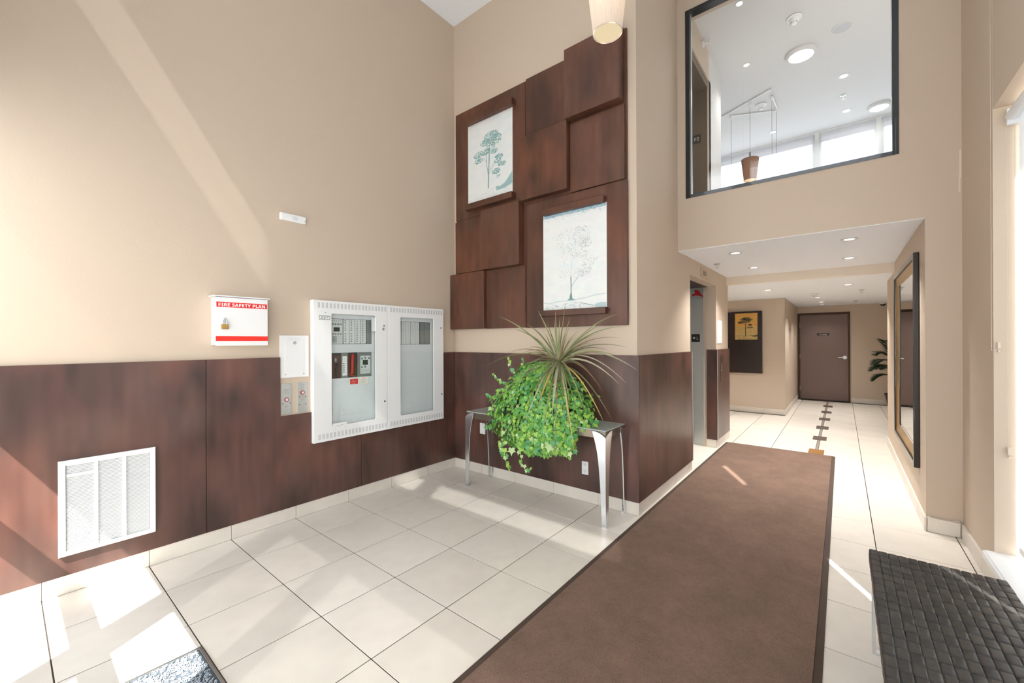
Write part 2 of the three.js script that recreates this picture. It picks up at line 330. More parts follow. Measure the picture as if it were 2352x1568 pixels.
// inner window to the upper hall: black frame set into the wall, one pane
const w1 = struct('window', null);
const F0 = 2.117, F1 = 3.607, FB = 2.709, FT = 4.5;
mesh('frame_bar', bx(F0, F0 + 0.04, FB, FT, -1.10, -1.02), blackFrame, w1);
mesh('frame_bar', bx(F1 - 0.036, F1, FB, FT, -1.10, -1.02), blackFrame, w1);
mesh('frame_bar', bx(F0 + 0.04, F1 - 0.036, FB, FB + 0.03, -1.10, -1.02), M({ color: S(70, 76, 82), roughness: 0.25, clearcoat: 0.5 }), w1);
mesh('frame_bar', bx(F0 + 0.04, F1 - 0.036, FT - 0.03, FT, -1.10, -1.02), blackFrame, w1);
mesh('bead', bx(F0 + 0.041, F0 + 0.047, FB + 0.03, FT - 0.03, -1.075, -1.045), satin, w1);
mesh('pane', bx(F0 + 0.04, F1 - 0.036, FB + 0.03, FT - 0.03, -1.083, -1.080), glass, w1);

// outside windows: white frames and panes
function outerWindow(axis, at0, at1, bays, rails) {
  const w = struct('window', null);
  for (const [u0, u1, v0, v1] of bays) {
    const g = (a0, a1, b0, b1, d = 0) => axis === 'z' ? bx(a0, a1, b0, b1, at0 + d, at1 - d) : bx(at0 + d, at1 - d, b0, b1, a0, a1);
    mesh('frame_bar', g(u0, u0 + 0.03, v0, v1), windowWhite, w); mesh('frame_bar', g(u1 - 0.03, u1, v0, v1), windowWhite, w);
    mesh('frame_bar', g(u0 + 0.03, u1 - 0.03, v0, v0 + 0.03), windowWhite, w); mesh('frame_bar', g(u0 + 0.03, u1 - 0.03, v1 - 0.03, v1), windowWhite, w);
    for (const [r0, r1] of rails) if (r0 > v0 && r1 < v1) mesh('rail', g(u0 + 0.03, u1 - 0.03, r0, r1), windowWhite, w);
    mesh('pane', g(u0 + 0.03, u1 - 0.03, v0 + 0.03, v1 - 0.03, (at1 - at0) / 2 - 0.002), glass, w);
  }
  return w;
}
outerWindow('z', 3.43, 3.475, [[0.03, 0.953, 0.02, 2.6], [1.12, 1.755, 0.02, 2.6], [1.9, 3.8, 0.3, 2.6]], [[0.885, 0.995]]);
outerWindow('z', 3.43, 3.475, [[0.03, 0.93, 4.12, 4.66], [1.06, 1.8, 4.12, 4.66], [1.95, 3.8, 4.12, 4.66]], []);
const w4 = outerWindow('x', 4.07, 4.13, [[-0.29, 1.3, 0.19, 2.6], [1.36, 2.9, 0.19, 2.6]], []);
outerWindow('x', 3.945, 3.985, [[-0.2, 2.9, 3.79, 4.75]], []);
outerWindow('z', -5.43, -5.37, [[1.1, 2.935, 2.9, 4.75], [2.995, 3.70, 2.9, 4.75], [3.76, 4.4, 2.9, 4.75]], []);
mesh('sill', rb(3.885, 4.07, 0.17, 0.195, -0.3, 2.93, 0.004), windowWhite, w4);
mesh('sill_nosing', rb(3.875, 3.9, 0.155, 0.19, -0.3, 2.93, 0.005), windowWhite, w4);

// ---------------------------------------------------------------- roller blinds
function chainGeo(x, z, y0, y1, dx = 0) {                      // a loop of small beads
  const gs = [], ball = new THREE.IcosahedronGeometry(0.0021, 1);
  for (let y = y0; y < y1; y += 0.0062) gs.push(ball.clone().translate(x, y, z));
  if (dx) for (let y = y0; y < y1; y += 0.0062) gs.push(ball.clone().translate(x + dx, y, z + dx * 0.3));
  return mergeGeometries(gs);
}
const beadMat = M({ color: S(226, 214, 194), roughness: 0.35 }), clipMat = M({ color: S(222, 208, 190), roughness: 0.4 });
function blindX(label, z0, z1, top, bottom, x) {
  const t = thing('roller_blind', label, 'blind', [x, top, (z0 + z1) / 2]);
  part(t, 'roller', cylZ(0.026, z1 - z0, x, top, (z0 + z1) / 2, 24), windowWhite);
  const g = new THREE.PlaneGeometry(z1 - z0, top - bottom).rotateY(-Math.PI / 2).translate(x + 0.024, (top + bottom) / 2, (z0 + z1) / 2);
  part(t, 'fabric', g, denseCloth);
  part(t, 'bottom_bar', rb(x + 0.016, x + 0.032, bottom - 0.03, bottom, z0, z1, 0.006), windowWhite);
  return t;
}
function blindZ(label, x0, x1, top, bottom, z) {
  const t = thing('roller_blind', label, 'blind', [(x0 + x1) / 2, top, z]);
  part(t, 'roller', cylX(0.022, x1 - x0, (x0 + x1) / 2, top, z, 20), windowWhite);
  part(t, 'fabric', new THREE.PlaneGeometry(x1 - x0, top - bottom).translate((x0 + x1) / 2, (top + bottom) / 2, z + 0.02), top > 4 ? screenCloth : frontCloth);
  part(t, 'bottom_bar', rb(x0, x1, bottom - 0.03, bottom, z + 0.012, z + 0.028, 0.005), windowWhite);
  return t;
}
const rb1 = blindX('white roller blind with bead chain in the window beside the woven black bench', -0.268, 1.315, 2.535, 0.255, 3.985);
{
  const br = slab([[0.262, 2.49], [0.279, 2.49], [0.279, 2.575], [0.262, 2.575]], [], 'x', 3.965, 4.035, 0.002);
  const b = part(rb1, 'bracket', br, windowWhite, 'white end bracket with small slots');
  parts(b, 'slot', [[3.978, 2.562], [3.992, 2.555], [4.002, 2.555], [3.972, 2.545], [3.975, 2.53], [3.98, 2.515]], (x, y) => bx(x - 0.003, x + 0.003, y - 0.0018, y + 0.0018, -0.2615, -0.2595), greyDark);
  for (const [x, z] of [[3.966, -0.272], [3.994, -0.27]]) part(rb1, 'bead_chain', chainGeo(x, z, 0.755, 2.5), beadMat);
  part(rb1, 'chain_clip', merge([rb(3.964, 3.981, 0.735, 0.775, -0.29, -0.266, 0.003), cylZ(0.006, 0.03, 3.970, 0.723, -0.275)]), clipMat);
}
blindX('white roller blind at the window beside the bench, next to the thin sunlit gap', 1.36, 2.885, 2.535, 0.255, 3.985);
const rb3 = blindX('small white roller blind in the high side window with a long bead chain', -0.235, 1.138, 4.725, 3.83, 3.905);
part(rb3, 'bead_chain', chainGeo(3.913, -0.292, 1.292, 4.6, 0.0075), beadMat);
part(rb3, 'chain_clip', merge([rb(3.931, 3.944, 1.30, 1.335, -0.29, -0.274, 0.003), cylZ(0.005, 0.018, 3.937, 1.288, -0.282)]), clipMat);
blindX('small white roller blind in the high side window beyond the narrow gap', 1.212, 2.93, 4.725, 3.83, 3.905);
blindZ('white roller blind pulled half down over the front glass beside the vented wall', 0.04, 0.945, 2.57, 1.375, 3.392);
blindZ('white roller blind pulled half down over the narrow front glass', 1.13, 1.745, 2.57, 1.375, 3.392);
blindZ('wide white roller blind drawn over the front glass behind the carpet runner', 1.91, 3.79, 2.57, 0.33, 3.392);
blindZ('small roller blind in the first high front window above the wall vent', 0.035, 0.925, 4.65, 4.14, 3.392);
blindZ('small roller blind in the narrow middle high front window', 1.065, 1.795, 4.65, 4.14, 3.392);
blindZ('small roller blind in the widest high front window', 1.955, 3.795, 4.65, 4.14, 3.392);
for (const [a, b, w] of [[1.12, 2.92, 'widest'], [3.01, 3.68, 'middle'], [3.78, 4.38, 'narrow']]) { const t = blindZ('pale roller blind over the ' + w + ' window at the far end of the upper hall', a, b, 4.71, 2.95, -5.40); part(t, 'valance', bx(a, b, 4.60, 4.745, -5.36, -5.355), M({ color: S(240, 240, 242), roughness: 1, transmission: 0.35, thickness: 0 })); }

function scribble(x, cx, y, words, h) {                       // lettering too small to read: rows of strokes
  let total = 0; for (const n of words) total += n * h * 0.62 + h * 0.6; let u = cx - total / 2;
  for (const n of words) { for (let k = 0; k < n; k++) { const a = h * (0.6 + 0.4 * rnd()); x.fillRect(u, y - a, h * 0.14, a); x.fillRect(u + h * 0.12, y - a * rnd(), h * 0.26, h * 0.13); u += h * 0.62; } u += h * 0.6; }
}
// ---------------------------------------------------------------- left wall: vent, boxes, plates
{ // return air grille
  const t = thing('vent_grille', 'square white louvred air vent low on the wood wainscot', 'vent', [0.018, 0.464, 2.703]);
  const fr = slab(zu(2.504, 2.902, 0.208, 0.72), [zu(2.532, 2.874, 0.234, 0.694)], 'x', 0.018, 0.036, 0.005);
  part(t, 'frame', fr, white);
  part(t, 'backing', bx(0.0185, 0.0205, 0.23, 0.70, 2.53, 2.876), greyDark);
  for (const z of [2.643, 2.7585]) part(t, 'mullion', bx(0.02, 0.033, 0.234, 0.694, z - 0.0075, z + 0.0075), white);
  part(t, 'rail', bx(0.02, 0.0325, 0.634, 0.642, 2.766, 2.872), white);
  const fl = new THREE.PlaneGeometry(1, 1);
  for (const [a, b] of [[2.534, 2.6355], [2.6505, 2.751], [2.766, 2.872]]) {
    const gs = [];
    for (let y = 0.239; y < 0.692; y += 0.0078) gs.push(new THREE.BoxGeometry(0.0066, 0.0016, b - a).rotateZ(-0.75).translate(0.0265, y, (a + b) / 2));
    const m = part(t, 'louvres', merge(gs), white); m.userData.kind = 'stuff';
  }
  parts(t, 'screw', [[0.004, 0.003, 0.0362, 0.222, 2.52, 8], [0.004, 0.003, 0.0362, 0.706, 2.888, 8]], cylX, white);
}
{ // fire safety plan box
  const t = thing('document_box', 'white metal box marked FIRE SAFETY PLAN with two red stripes', 'box', [0, 1.49, 2.05]);
  part(t, 'body', rb(0.0, 0.082, 1.335, 1.652, 1.908, 2.212, 0.003), white);
  part(t, 'door', rb(0.083, 0.09, 1.33, 1.652, 1.899, 2.212, 0.002), white);
  part(t, 'lid', slab([[-2.225, 1.662], [-2.225, 1.655], [-1.890, 1.655], [-1.890, 1.662]], [], 'x', 0.0, 0.105, 0.001), white);
  part(t, 'title_stripe', printGeo('x', 0.0906, 1.904, 2.207, 1.586, 1.62), printMat(canvasTex(1024, 115, (x, w, h) => {
    x.fillStyle = '#e2231d'; x.fillRect(0, 0, w, h); x.fillStyle = '#fff'; x.font = 'bold 98px sans-serif'; x.textAlign = 'center'; x.textBaseline = 'middle';
    x.save(); x.translate(w / 2, h / 2 + 4); const tw = x.measureText('FIRE SAFETY PLAN').width; x.scale((w * 0.94) / tw, 1); x.fillText('FIRE SAFETY PLAN', 0, 0); x.restore();
  })), 'red stripe lettered FIRE SAFETY PLAN');
  part(t, 'stripe', bx(0.0902, 0.0907, 1.36, 1.394, 1.8995, 2.2115), M({ color: S(238, 44, 28), roughness: 0.45 }), 'plain red stripe');
  part(t, 'hasp', rb(0.09, 0.098, 1.484, 1.512, 2.158, 2.17, 0.002), satin);
  const p = thing('padlock', 'small brass padlock hanging on the white document box', 'padlock', [0.1, 1.46, 2.163]);
  part(p, 'body', rb(0.0935, 0.107, 1.44, 1.472, 2.143, 2.183, 0.003), brass);
  part(p, 'shackle', tube([V(0.1, 1.47, 2.151), V(0.1, 1.488, 2.151), V(0.1, 1.4985, 2.157), V(0.1, 1.5, 2.163), V(0.1, 1.4985, 2.169), V(0.1, 1.488, 2.175), V(0.1, 1.47, 2.175)], 0.0032, 30, 8), chrome);
}
{ // emergency phone cover
  const t = thing('access_panel', 'plain white wall panel with a small keyed door above the steel plates', 'panel', [0, 1.243, 1.68]);
  part(t, 'plate', rb(0, 0.008, 1.083, 1.403, 1.573, 1.787, 0.002), white);
  const d = part(t, 'door', rb(0.0078, 0.0105, 1.12, 1.366, 1.61, 1.7505, 0.001), white);
  part(d, 'lock', merge([cylX(0.012, 0.003, 0.0115, 1.347, 1.68), cylX(0.006, 0.004, 0.0125, 1.347, 1.68)]), satin);
  parts(t, 'rivet', [[0.0035, 0.002, 0.0085, 1.107, 1.747, 10], [0.0035, 0.002, 0.0085, 1.107, 1.612, 10]], cylX, greyDark);
  part(t, 'lettering', printGeo('x', 0.0085, 1.623, 1.737, 1.372, 1.388), printMat(canvasTex(256, 36, (x, w, h) => { x.fillStyle = '#eee'; x.fillRect(0, 0, w, h); x.fillStyle = '#a9a9a9'; scribble(x, w / 2, 25, [8, 9], 17); })));
}
function switchPlate(label, z0, z1, ringY, capY, dots) {
  const t = thing('switch_plate', label, 'wall plate', [0, (0.808 + 1.04) / 2, (z0 + z1) / 2]);
  const zc = (z0 + z1) / 2;
  part(t, 'plate', rb(0, 0.004, 0.808, 1.04, z0, z1, 0.0012), satin);
  part(t, 'key_switch', merge([cylX(0.016, 0.004, 0.006, ringY, zc)]), redPlastic);
  part(t, 'key_cylinder', merge([cylX(0.0105, 0.006, 0.0065, ringY, zc), bx(0.009, 0.0098, ringY - 0.006, ringY + 0.006, zc - 0.001, zc + 0.001)]), chrome);
  part(t, 'lettering', printGeo('x', 0.0042, z0 + 0.008, z1 - 0.008, capY - 0.022, capY + 0.016), printMat(canvasTex(256, 150, (x, w, h) => { x.fillStyle = '#c9cdca'; x.fillRect(0, 0, w, h); x.fillStyle = '#4a4e4e'; [[4, 5], [6, 3, 1], [3, 1], [4, 6]].forEach((s, k) => scribble(x, w / 2, 30 + k * 34, s, 21)); }), { roughness: 0.4, metalness: 0.6 }));
  part(t, 'red_lettering', printGeo('x', 0.0042, zc - 0.02, zc + 0.02, ringY - 0.06, ringY - 0.044), printMat(canvasTex(128, 52, (x, w, h) => { x.fillStyle = '#c9cdca'; x.fillRect(0, 0, w, h); x.fillStyle = '#c0504a'; scribble(x, w / 2, 21, [9], 16); scribble(x, w / 2, 45, [6], 16); }), { roughness: 0.4, metalness: 0.6 }));
  parts(t, 'lamp_hole', dots.map(([dz, y]) => [0.0038, 0.002, 0.0045, y, zc + dz, 10]), cylX, blackPlastic);
  parts(t, 'screw', [[0.0028, 0.002, 0.0045, 1.012, zc, 8], [0.0028, 0.002, 0.0045, 0.832, zc, 8]], cylX, satin);
}
switchPlate('brushed steel plate with low red key switch, the one next to the wood', 1.701, 1.777, 0.918, 0.983, [[0.026, 0.889], [-0.026, 0.889]]);
switchPlate('brushed steel plate with high red key switch, the one next to the alarm cabinet', 1.582, 1.660, 0.960, 1.009, [[0.024, 0.928], [-0.024, 0.928], [0.024, 0.868], [-0.024, 0.868]]);
{ // sensor strip, tilted a little
  const t = thing('motion_sensor', 'small white sensor strip alone high on the beige wall', 'sensor', [0.012, 2.297, 1.69]);
  const g = new RoundedBoxGeometry(0.03, 0.056, 0.19, 3, 0.009); mesh('housing', g, white, t);
  mesh('cover', new RoundedBoxGeometry(0.006, 0.038, 0.075, 2, 0.003).translate(0.0135, 0, 0.05), whiteMatt, t);
  mesh('lens', new RoundedBoxGeometry(0.008, 0.03, 0.034, 2, 0.004).translate(0.0135, -0.003, -0.01), greyGreen, t);
  mesh('screw', cylX(0.003, 0.003, 0.0148, -0.008, -0.082, 8), greyMid, t);
  t.rotation.x = -0.006;
}
{ // fire alarm cabinet
  const t = thing('fire_alarm_panel', 'large white two-door fire alarm cabinet with glass windows and a red handset inside', 'alarm panel', [0, 1.12, 0.89]);
  const Z0 = 0.215, Z1 = 1.558, ZM = 0.89, Y0 = 0.556, Y1 = 1.685, XF = 0.056;
  part(t, 'cabinet', bx(-0.02, 0.006, Y0 + 0.01, Y1 - 0.01, Z0 + 0.01, Z1 - 0.01), white);
  part(t, 'side', slab(zu(Z0, Z1, Y0, Y1), [zu(Z0 + 0.012, Z1 - 0.012, Y0 + 0.012, Y1 - 0.012)], 'x', 0.0, 0.045, 0.001), white);
    const modTex = (n, two) => canvasTex(128, 560, (x, w, h) => {
    x.fillStyle = '#d9dedb'; x.fillRect(0, 0, w, h); x.fillStyle = '#4c5452';
    for (let k = 0; k < n; k++) { const y = 20 + k * (h - 34) / n; if (two && Math.abs(k - n / 2) < 0.6) continue; x.fillStyle = '#5a6462'; x.fillRect(18, y, 14, 12); x.fillRect(38, y - 2, 22, 18); x.fillStyle = '#8d9694'; x.fillRect(70, y, 42, 1.5); x.fillRect(70, y + 14, 42, 1.5); }
  });
  const dispTex = canvasTex(256, 560, (x, w, h) => {
    x.fillStyle = '#cfd6d3'; x.fillRect(0, 0, w, h); x.fillStyle = '#7c8683';
    for (let k = 0; k < 5; k++) x.fillRect(22 + k * 46, 28, 16, 22);
    for (let k = 0; k < 4; k++) { x.fillRect(14 + k * 60, 90, 40, 44); }
    x.fillStyle = '#1d2b28'; x.fillRect(50, 185, 140, 100); x.fillStyle = '#7c8683';
    for (let k = 0; k < 4; k++) x.fillRect(14 + k * 60, 325, 40, 36);
    x.fillStyle = '#b9c2bf'; x.fillRect(16, 385, 108, 160); x.fillStyle = '#6c7673'; for (let a = 0; a < 3; a++) for (let b = 0; b < 5; b++) x.fillRect(24 + a * 34, 394 + b * 30, 24, 20);
    for (let b = 0; b < 5; b++) x.fillRect(140, 396 + b * 30, 96, 3);
  });
  const talkTex = canvasTex(256, 380, (x, w, h) => {
    x.fillStyle = '#d5dbd9'; x.fillRect(0, 0, w, h); x.fillStyle = '#27302f'; x.fillRect(60, 92, 132, 102); x.fillStyle = '#6a7472';
    for (const [a, b] of [[22, 40], [104, 26], [200, 34], [22, 220], [104, 214]]) x.fillRect(a, b, 40, 40);
    for (let k = 0; k < 4; k++) x.fillRect(20, 290 + k * 18, 214, 3); for (const [a, b] of [[14, 12], [232, 12], [14, 364], [232, 364]]) { x.beginPath(); x.arc(a, b, 7, 0, 7); x.fill(); }
  });
  const stripTex = canvasTex(110, 420, (x, w, h) => { x.fillStyle = '#e4e8e6'; x.fillRect(0, 0, w, h); x.fillStyle = '#4b5553'; scribble(x, 55, 60, [4], 16); scribble(x, 55, 110, [5], 16); for (let k = 0; k < 5; k++) { x.fillRect(14, 150 + k * 46, 36, 22); x.fillStyle = '#8b9593'; x.fillRect(56, 160 + k * 46, 40, 3); x.fillStyle = '#4b5553'; } });
  const listTex = canvasTex(110, 560, (x, w, h) => { x.fillStyle = '#d8dcd8'; x.fillRect(0, 0, w, h); x.fillStyle = '#9aa29f'; for (let k = 0; k < 26; k++) { x.fillRect(10, 14 + k * 21, 90, 1.5); x.fillRect(18, 22 + k * 21, 54, 4); } });
  // inner plates of both bays
  for (const [a, b] of [[0.965, 1.45], [0.30, 0.79]]) part(t, 'inner_plate', slab(zu(a, b, 0.62, 1.64), a > 0.9 ? [zu(1.03, 1.397, 1.05, 1.262), zu(1.03, 1.397, 1.335, 1.545)] : [zu(0.365, 0.765, 1.325, 1.545)], 'x', 0.020, 0.026, 0.001), greyGreen);
  part(t, 'bay_back', bx(0.006, 0.010, 1.02, 1.30, 1.0, 1.42), greyDark);
  part(t, 'bay_back', bx(0.006, 0.010, 1.31, 1.57, 1.0, 1.42), greyDark);
  part(t, 'bay_back', bx(0.006, 0.010, 1.30, 1.57, 0.34, 0.78), greyDark);
  part(t, 'blank_plate', rb(0.0255, 0.028, 0.745, 0.985, 1.03, 1.39, 0.001), greyGreen);
  for (const [y0, y1] of [[1.0, 1.245], [0.71, 0.94]]) part(t, 'blank_plate', rb(0.0255, 0.028, y0, y1, 0.365, 0.765, 0.001), greyGreen);
  const zs = [[1.298, 1.396]]; for (let k = 0; k < 4; k++) zs.push([1.2415 - k * 0.053, 1.2895 - k * 0.053]);
  zs.forEach(([a, b], k) => {
    const m = part(t, 'module', bx(0.010, 0.020, 1.338, 1.542, a, b), greyGreen);
    part(m, 'faceplate', printGeo('x', 0.0205, a + 0.001, b - 0.001, 1.34, 1.54), printMat(k === 0 ? dispTex : k < 3 ? (modTex.a ||= modTex(14, true)) : (modTex.b ||= modTex(12, false))));
  });
  part(t, 'blank_module', bx(0.010, 0.018, 1.338, 1.542, 1.032, 1.075), greyMid);
  for (let k = 0; k < 5; k++) { const b = 0.762 - k * 0.054, m = part(t, 'module', bx(0.010, 0.020, 1.328, 1.542, b - 0.047, b), greyGreen); part(m, 'faceplate', printGeo('x', 0.0205, b - 0.044, b - 0.006, 1.33, 1.54), printMat(listTex)); }
  for (const [a, b] of [[0.367, 0.424], [0.427, 0.486]]) part(t, 'blank_module', rb(0.010, 0.019, 1.328, 1.542, a, b, 0.002), greyMid);
  part(t, 'divider', bx(0.010, 0.022, 1.05, 1.262, 1.254, 1.312), greyMid);
  part(t, 'control_strip', printGeo('x', 0.0225, 1.262, 1.302, 1.07, 1.232), printMat(stripTex));
  part(t, 'divider', bx(0.010, 0.020, 1.05, 1.262, 1.03, 1.165), greyMid);
  part(t, 'talk_unit', printGeo('x', 0.0206, 1.04, 1.138, 1.075, 1.232), printMat(talkTex));
  const hand = (z, mat, lab) => { const g = merge([tube([V(0.022, 1.245, z - 0.006), V(0.031, 1.225, z), V(0.034, 1.16, z + 0.004), V(0.031, 1.105, z + 0.003), V(0.022, 1.085, z)], 0.011, 24, 10)]); return part(t, 'handset', g, mat, lab); };
  const hs = hand(1.215, redPlastic, 'red telephone handset');
  part(hs, 'cord', tube([V(0.024, 1.088, 1.222), V(0.028, 1.075, 1.235), V(0.026, 1.066, 1.215), V(0.024, 1.06, 1.19)], 0.005, 20, 6), redPlastic);
  const mic = part(t, 'microphone', merge([new THREE.SphereGeometry(0.019, 16, 12).scale(0.8, 1.25, 1).translate(0.026, 1.2, 1.362), cylX(0.006, 0.01, 0.02, 1.205, 1.393)]), M({ color: S(104, 108, 110), roughness: 0.35, metalness: 0.5 }), 'grey paging microphone');
  const coil = []; for (let k = 0; k <= 120; k++) { const u = k / 120; coil.push(V(0.026 + 0.006 * Math.cos(u * 75), 1.175 - 0.115 * u, 1.352 + 0.012 * Math.sin(u * 2.4) - 0.008 * Math.sin(u * 75) - 0.006)); }
  part(mic, 'cord', tube(coil, 0.0022, 240, 5), blackPlastic);
  part(t, 'red_label', printGeo('x', 0.0268, 1.165, 1.237, 0.992, 1.036), printMat(canvasTex(200, 124, (x, w, h) => { x.fillStyle = '#d01318'; x.fillRect(0, 0, w, h); x.fillStyle = '#fff'; [[6], [6, 5], [2, 4]].forEach((s, k) => scribble(x, w / 2, 38 + k * 34, s, 20)); })), 'red warning label');
  part(t, 'paper_label', printGeo('x', 0.0268, 1.07, 1.15, 0.985, 1.05), printMat(canvasTex(220, 180, (x, w, h) => { x.fillStyle = '#f2ece2'; x.fillRect(0, 0, w, h); x.strokeStyle = '#d98a7a'; x.strokeRect(3, 3, w - 6, h - 6); x.fillStyle = '#cf4a3c'; scribble(x, w / 2, 32, [7], 20); x.fillStyle = '#8c8478'; for (let k = 0; k < 6; k++) x.fillRect(26, 50 + k * 20, 168 - (k % 3) * 22, 4); })), 'cream warning label');
  // the two doors
  const winA = rrect(-1.412, -1.008, 0.667, 1.583, 0.012), winB = rrect(-0.747, -0.345, 0.66, 1.582, 0.012);
  const dA = part(t, 'door', slab(zu(ZM + 0.0015, Z1, Y0, Y1), [winA], 'x', 0.046, XF, 0.0018), white);
  const dB = part(t, 'door', slab(zu(Z0, ZM - 0.0015, Y0, Y1), [winB], 'x', 0.046, XF, 0.0018), white);
  part(dA, 'pane', bx(0.0475, 0.0485, 0.663, 1.587, 1.004, 1.416), panelGlass);
  part(dB, 'pane', bx(0.0475, 0.0485, 0.656, 1.586, 0.341, 0.751), panelGlass);
  const slotGroup = (z0, n, step, y0, y1) => { const gs = []; for (let k = 0; k < n; k++) for (let j = 0; j < 7; j++) for (let c = 0; c < 2; c++) gs.push(bx(XF - 0.0004, XF + 0.0003, y0 + (y1 - y0) * (j + 0.15) / 7, y0 + (y1 - y0) * (j + 0.72) / 7, z0 - k * step - c * 0.0095, z0 - k * step - c * 0.0095 - 0.0065)); return merge(gs); };
  const slotMat = M({ color: S(150, 152, 152), roughness: 0.7 });
  for (const [d, z0, n] of [[dA, 1.522, 20], [dB, 0.856, 20]]) for (const [y0, y1] of [[1.625, 1.667], [0.578, 0.62]]) part(d, 'vent_slots', slotGroup(z0, n, 0.0318, y0, y1), slotMat).userData.kind = 'stuff';
  part(dA, 'lock', merge([cylX(0.012, 0.004, XF + 0.001, 1.467, 0.932), cylX(0.007, 0.006, XF + 0.002, 1.467, 0.932)]), satin);
  parts(dA, 'latch', [[XF, XF + 0.006, 1.49, 1.503, 0.92, 0.93, 0.002], [XF, XF + 0.006, 0.808, 0.824, 0.914, 0.926, 0.002]], rb, greyDark);
  parts(dB, 'latch', [[XF, XF + 0.006, 1.485, 1.498, 0.246, 0.256, 0.002], [XF, XF + 0.006, 0.805, 0.819, 0.238, 0.248, 0.002]], rb, greyDark);
  part(dA, 'indicator', cylX(0.004, 0.003, XF, 1.588, 1.462, 10), greyMid);
  part(dA, 'nameplate', printGeo('x', XF + 0.0006, 1.425, 1.515, 1.53, 1.563), printMat(canvasTex(240, 90, (x, w, h) => {
    x.fillStyle = '#4f5454'; x.fillRect(0, 0, w, h); x.fillStyle = '#eceeee'; x.fillRect(10, 10, w - 20, h - 20); x.strokeStyle = '#4a4f50'; x.lineWidth = 7; x.lineCap = 'round';
    x.beginPath(); x.moveTo(100, 26); x.lineTo(54, 26); x.lineTo(36, 66); x.lineTo(84, 66); x.moveTo(46, 46); x.lineTo(88, 46);
    x.moveTo(150, 26); x.lineTo(116, 26); x.lineTo(108, 46); x.lineTo(140, 46); x.lineTo(132, 66); x.lineTo(96, 66); x.moveTo(162, 26); x.lineTo(214, 26); x.moveTo(186, 28); x.lineTo(170, 66); x.stroke();
  })), 'small plate lettered EST');
  part(dA, 'note_card', bx(XF + 0.0002, XF + 0.0012, 0.622, 0.69, 1.283, 1.408), whiteMatt, 'white typed note card');
  part(dA, 'note_lettering', printGeo('x', XF + 0.0016, 1.30, 1.39, 0.64, 0.68), printMat(canvasTex(180, 80, (x, w, h) => { x.fillStyle = '#eeeeec'; x.fillRect(0, 0, w, h); x.fillStyle = '#555'; scribble(x, w / 2, 26, [4, 5, 7], 13); scribble(x, w / 2, 46, [2, 4, 4], 10); x.fillRect(8, 66, 6, 6); x.fillRect(164, 60, 8, 4); })));
  part(dA, 'tag', bx(XF - 0.008, XF - 0.007, 1.445, 1.568, 1.008, 1.047), M({ color: S(214, 220, 218), roughness: 0.6 }), 'pale paper tag hung in the corner');
}
// outlets on the back wainscot
function outlet(name, label, x0, x1, y0, y1, sockets) {
  const t = thing(name, label, 'outlet', [(x0 + x1) / 2, (y0 + y1) / 2, 0.018]), xc = (x0 + x1) / 2, yc = (y0 + y1) / 2;
  part(t, 'plate', rb(x0, x1, y0, y1, 0.018, 0.024, 0.002), white);
  if (sockets) for (const s of [-1, 1]) {
    const r = part(t, 'socket', rb(xc - 0.017, xc + 0.017, yc + s * 0.028 - 0.015, yc + s * 0.028 + 0.015, 0.0235, 0.026, 0.001), whiteMatt);
    part(r, 'slots', merge([bx(xc - 0.009, xc - 0.0065, yc + s * 0.028, yc + s * 0.028 + 0.009, 0.0255, 0.0264), bx(xc + 0.0065, xc + 0.009, yc + s * 0.028, yc + s * 0.028 + 0.008, 0.0255, 0.0264), cylZ(0.0025, 0.0008, xc, yc + s * 0.028 - 0.008, 0.026, 8)]), blackPlastic);
  }
  else parts(t, 'screw', [[0.003, 0.002, xc, y0 + 0.014, 0.0245, 8], [0.003, 0.002, xc, y1 - 0.014, 0.0245, 8]], cylZ, greyMid);
  if (sockets) part(t, 'lettering', printGeo('z', 0.0243, xc - 0.016, xc + 0.016, yc + 0.0445, yc + 0.0545), printMat(canvasTex(96, 30, (x, w, h) => { x.fillStyle = '#ededed'; x.fillRect(0, 0, w, h); x.fillStyle = '#888'; scribble(x, w / 2, 21, [2, 3], 13); })));
}
outlet('power_outlet', 'white double power outlet low on the wainscot under the table', 1.5635, 1.6245, 0.232, 0.342, true);
outlet('blank_plate', 'plain white blank wall plate on the wainscot behind the table leg', 0.388, 0.458, 0.411, 0.521, false);
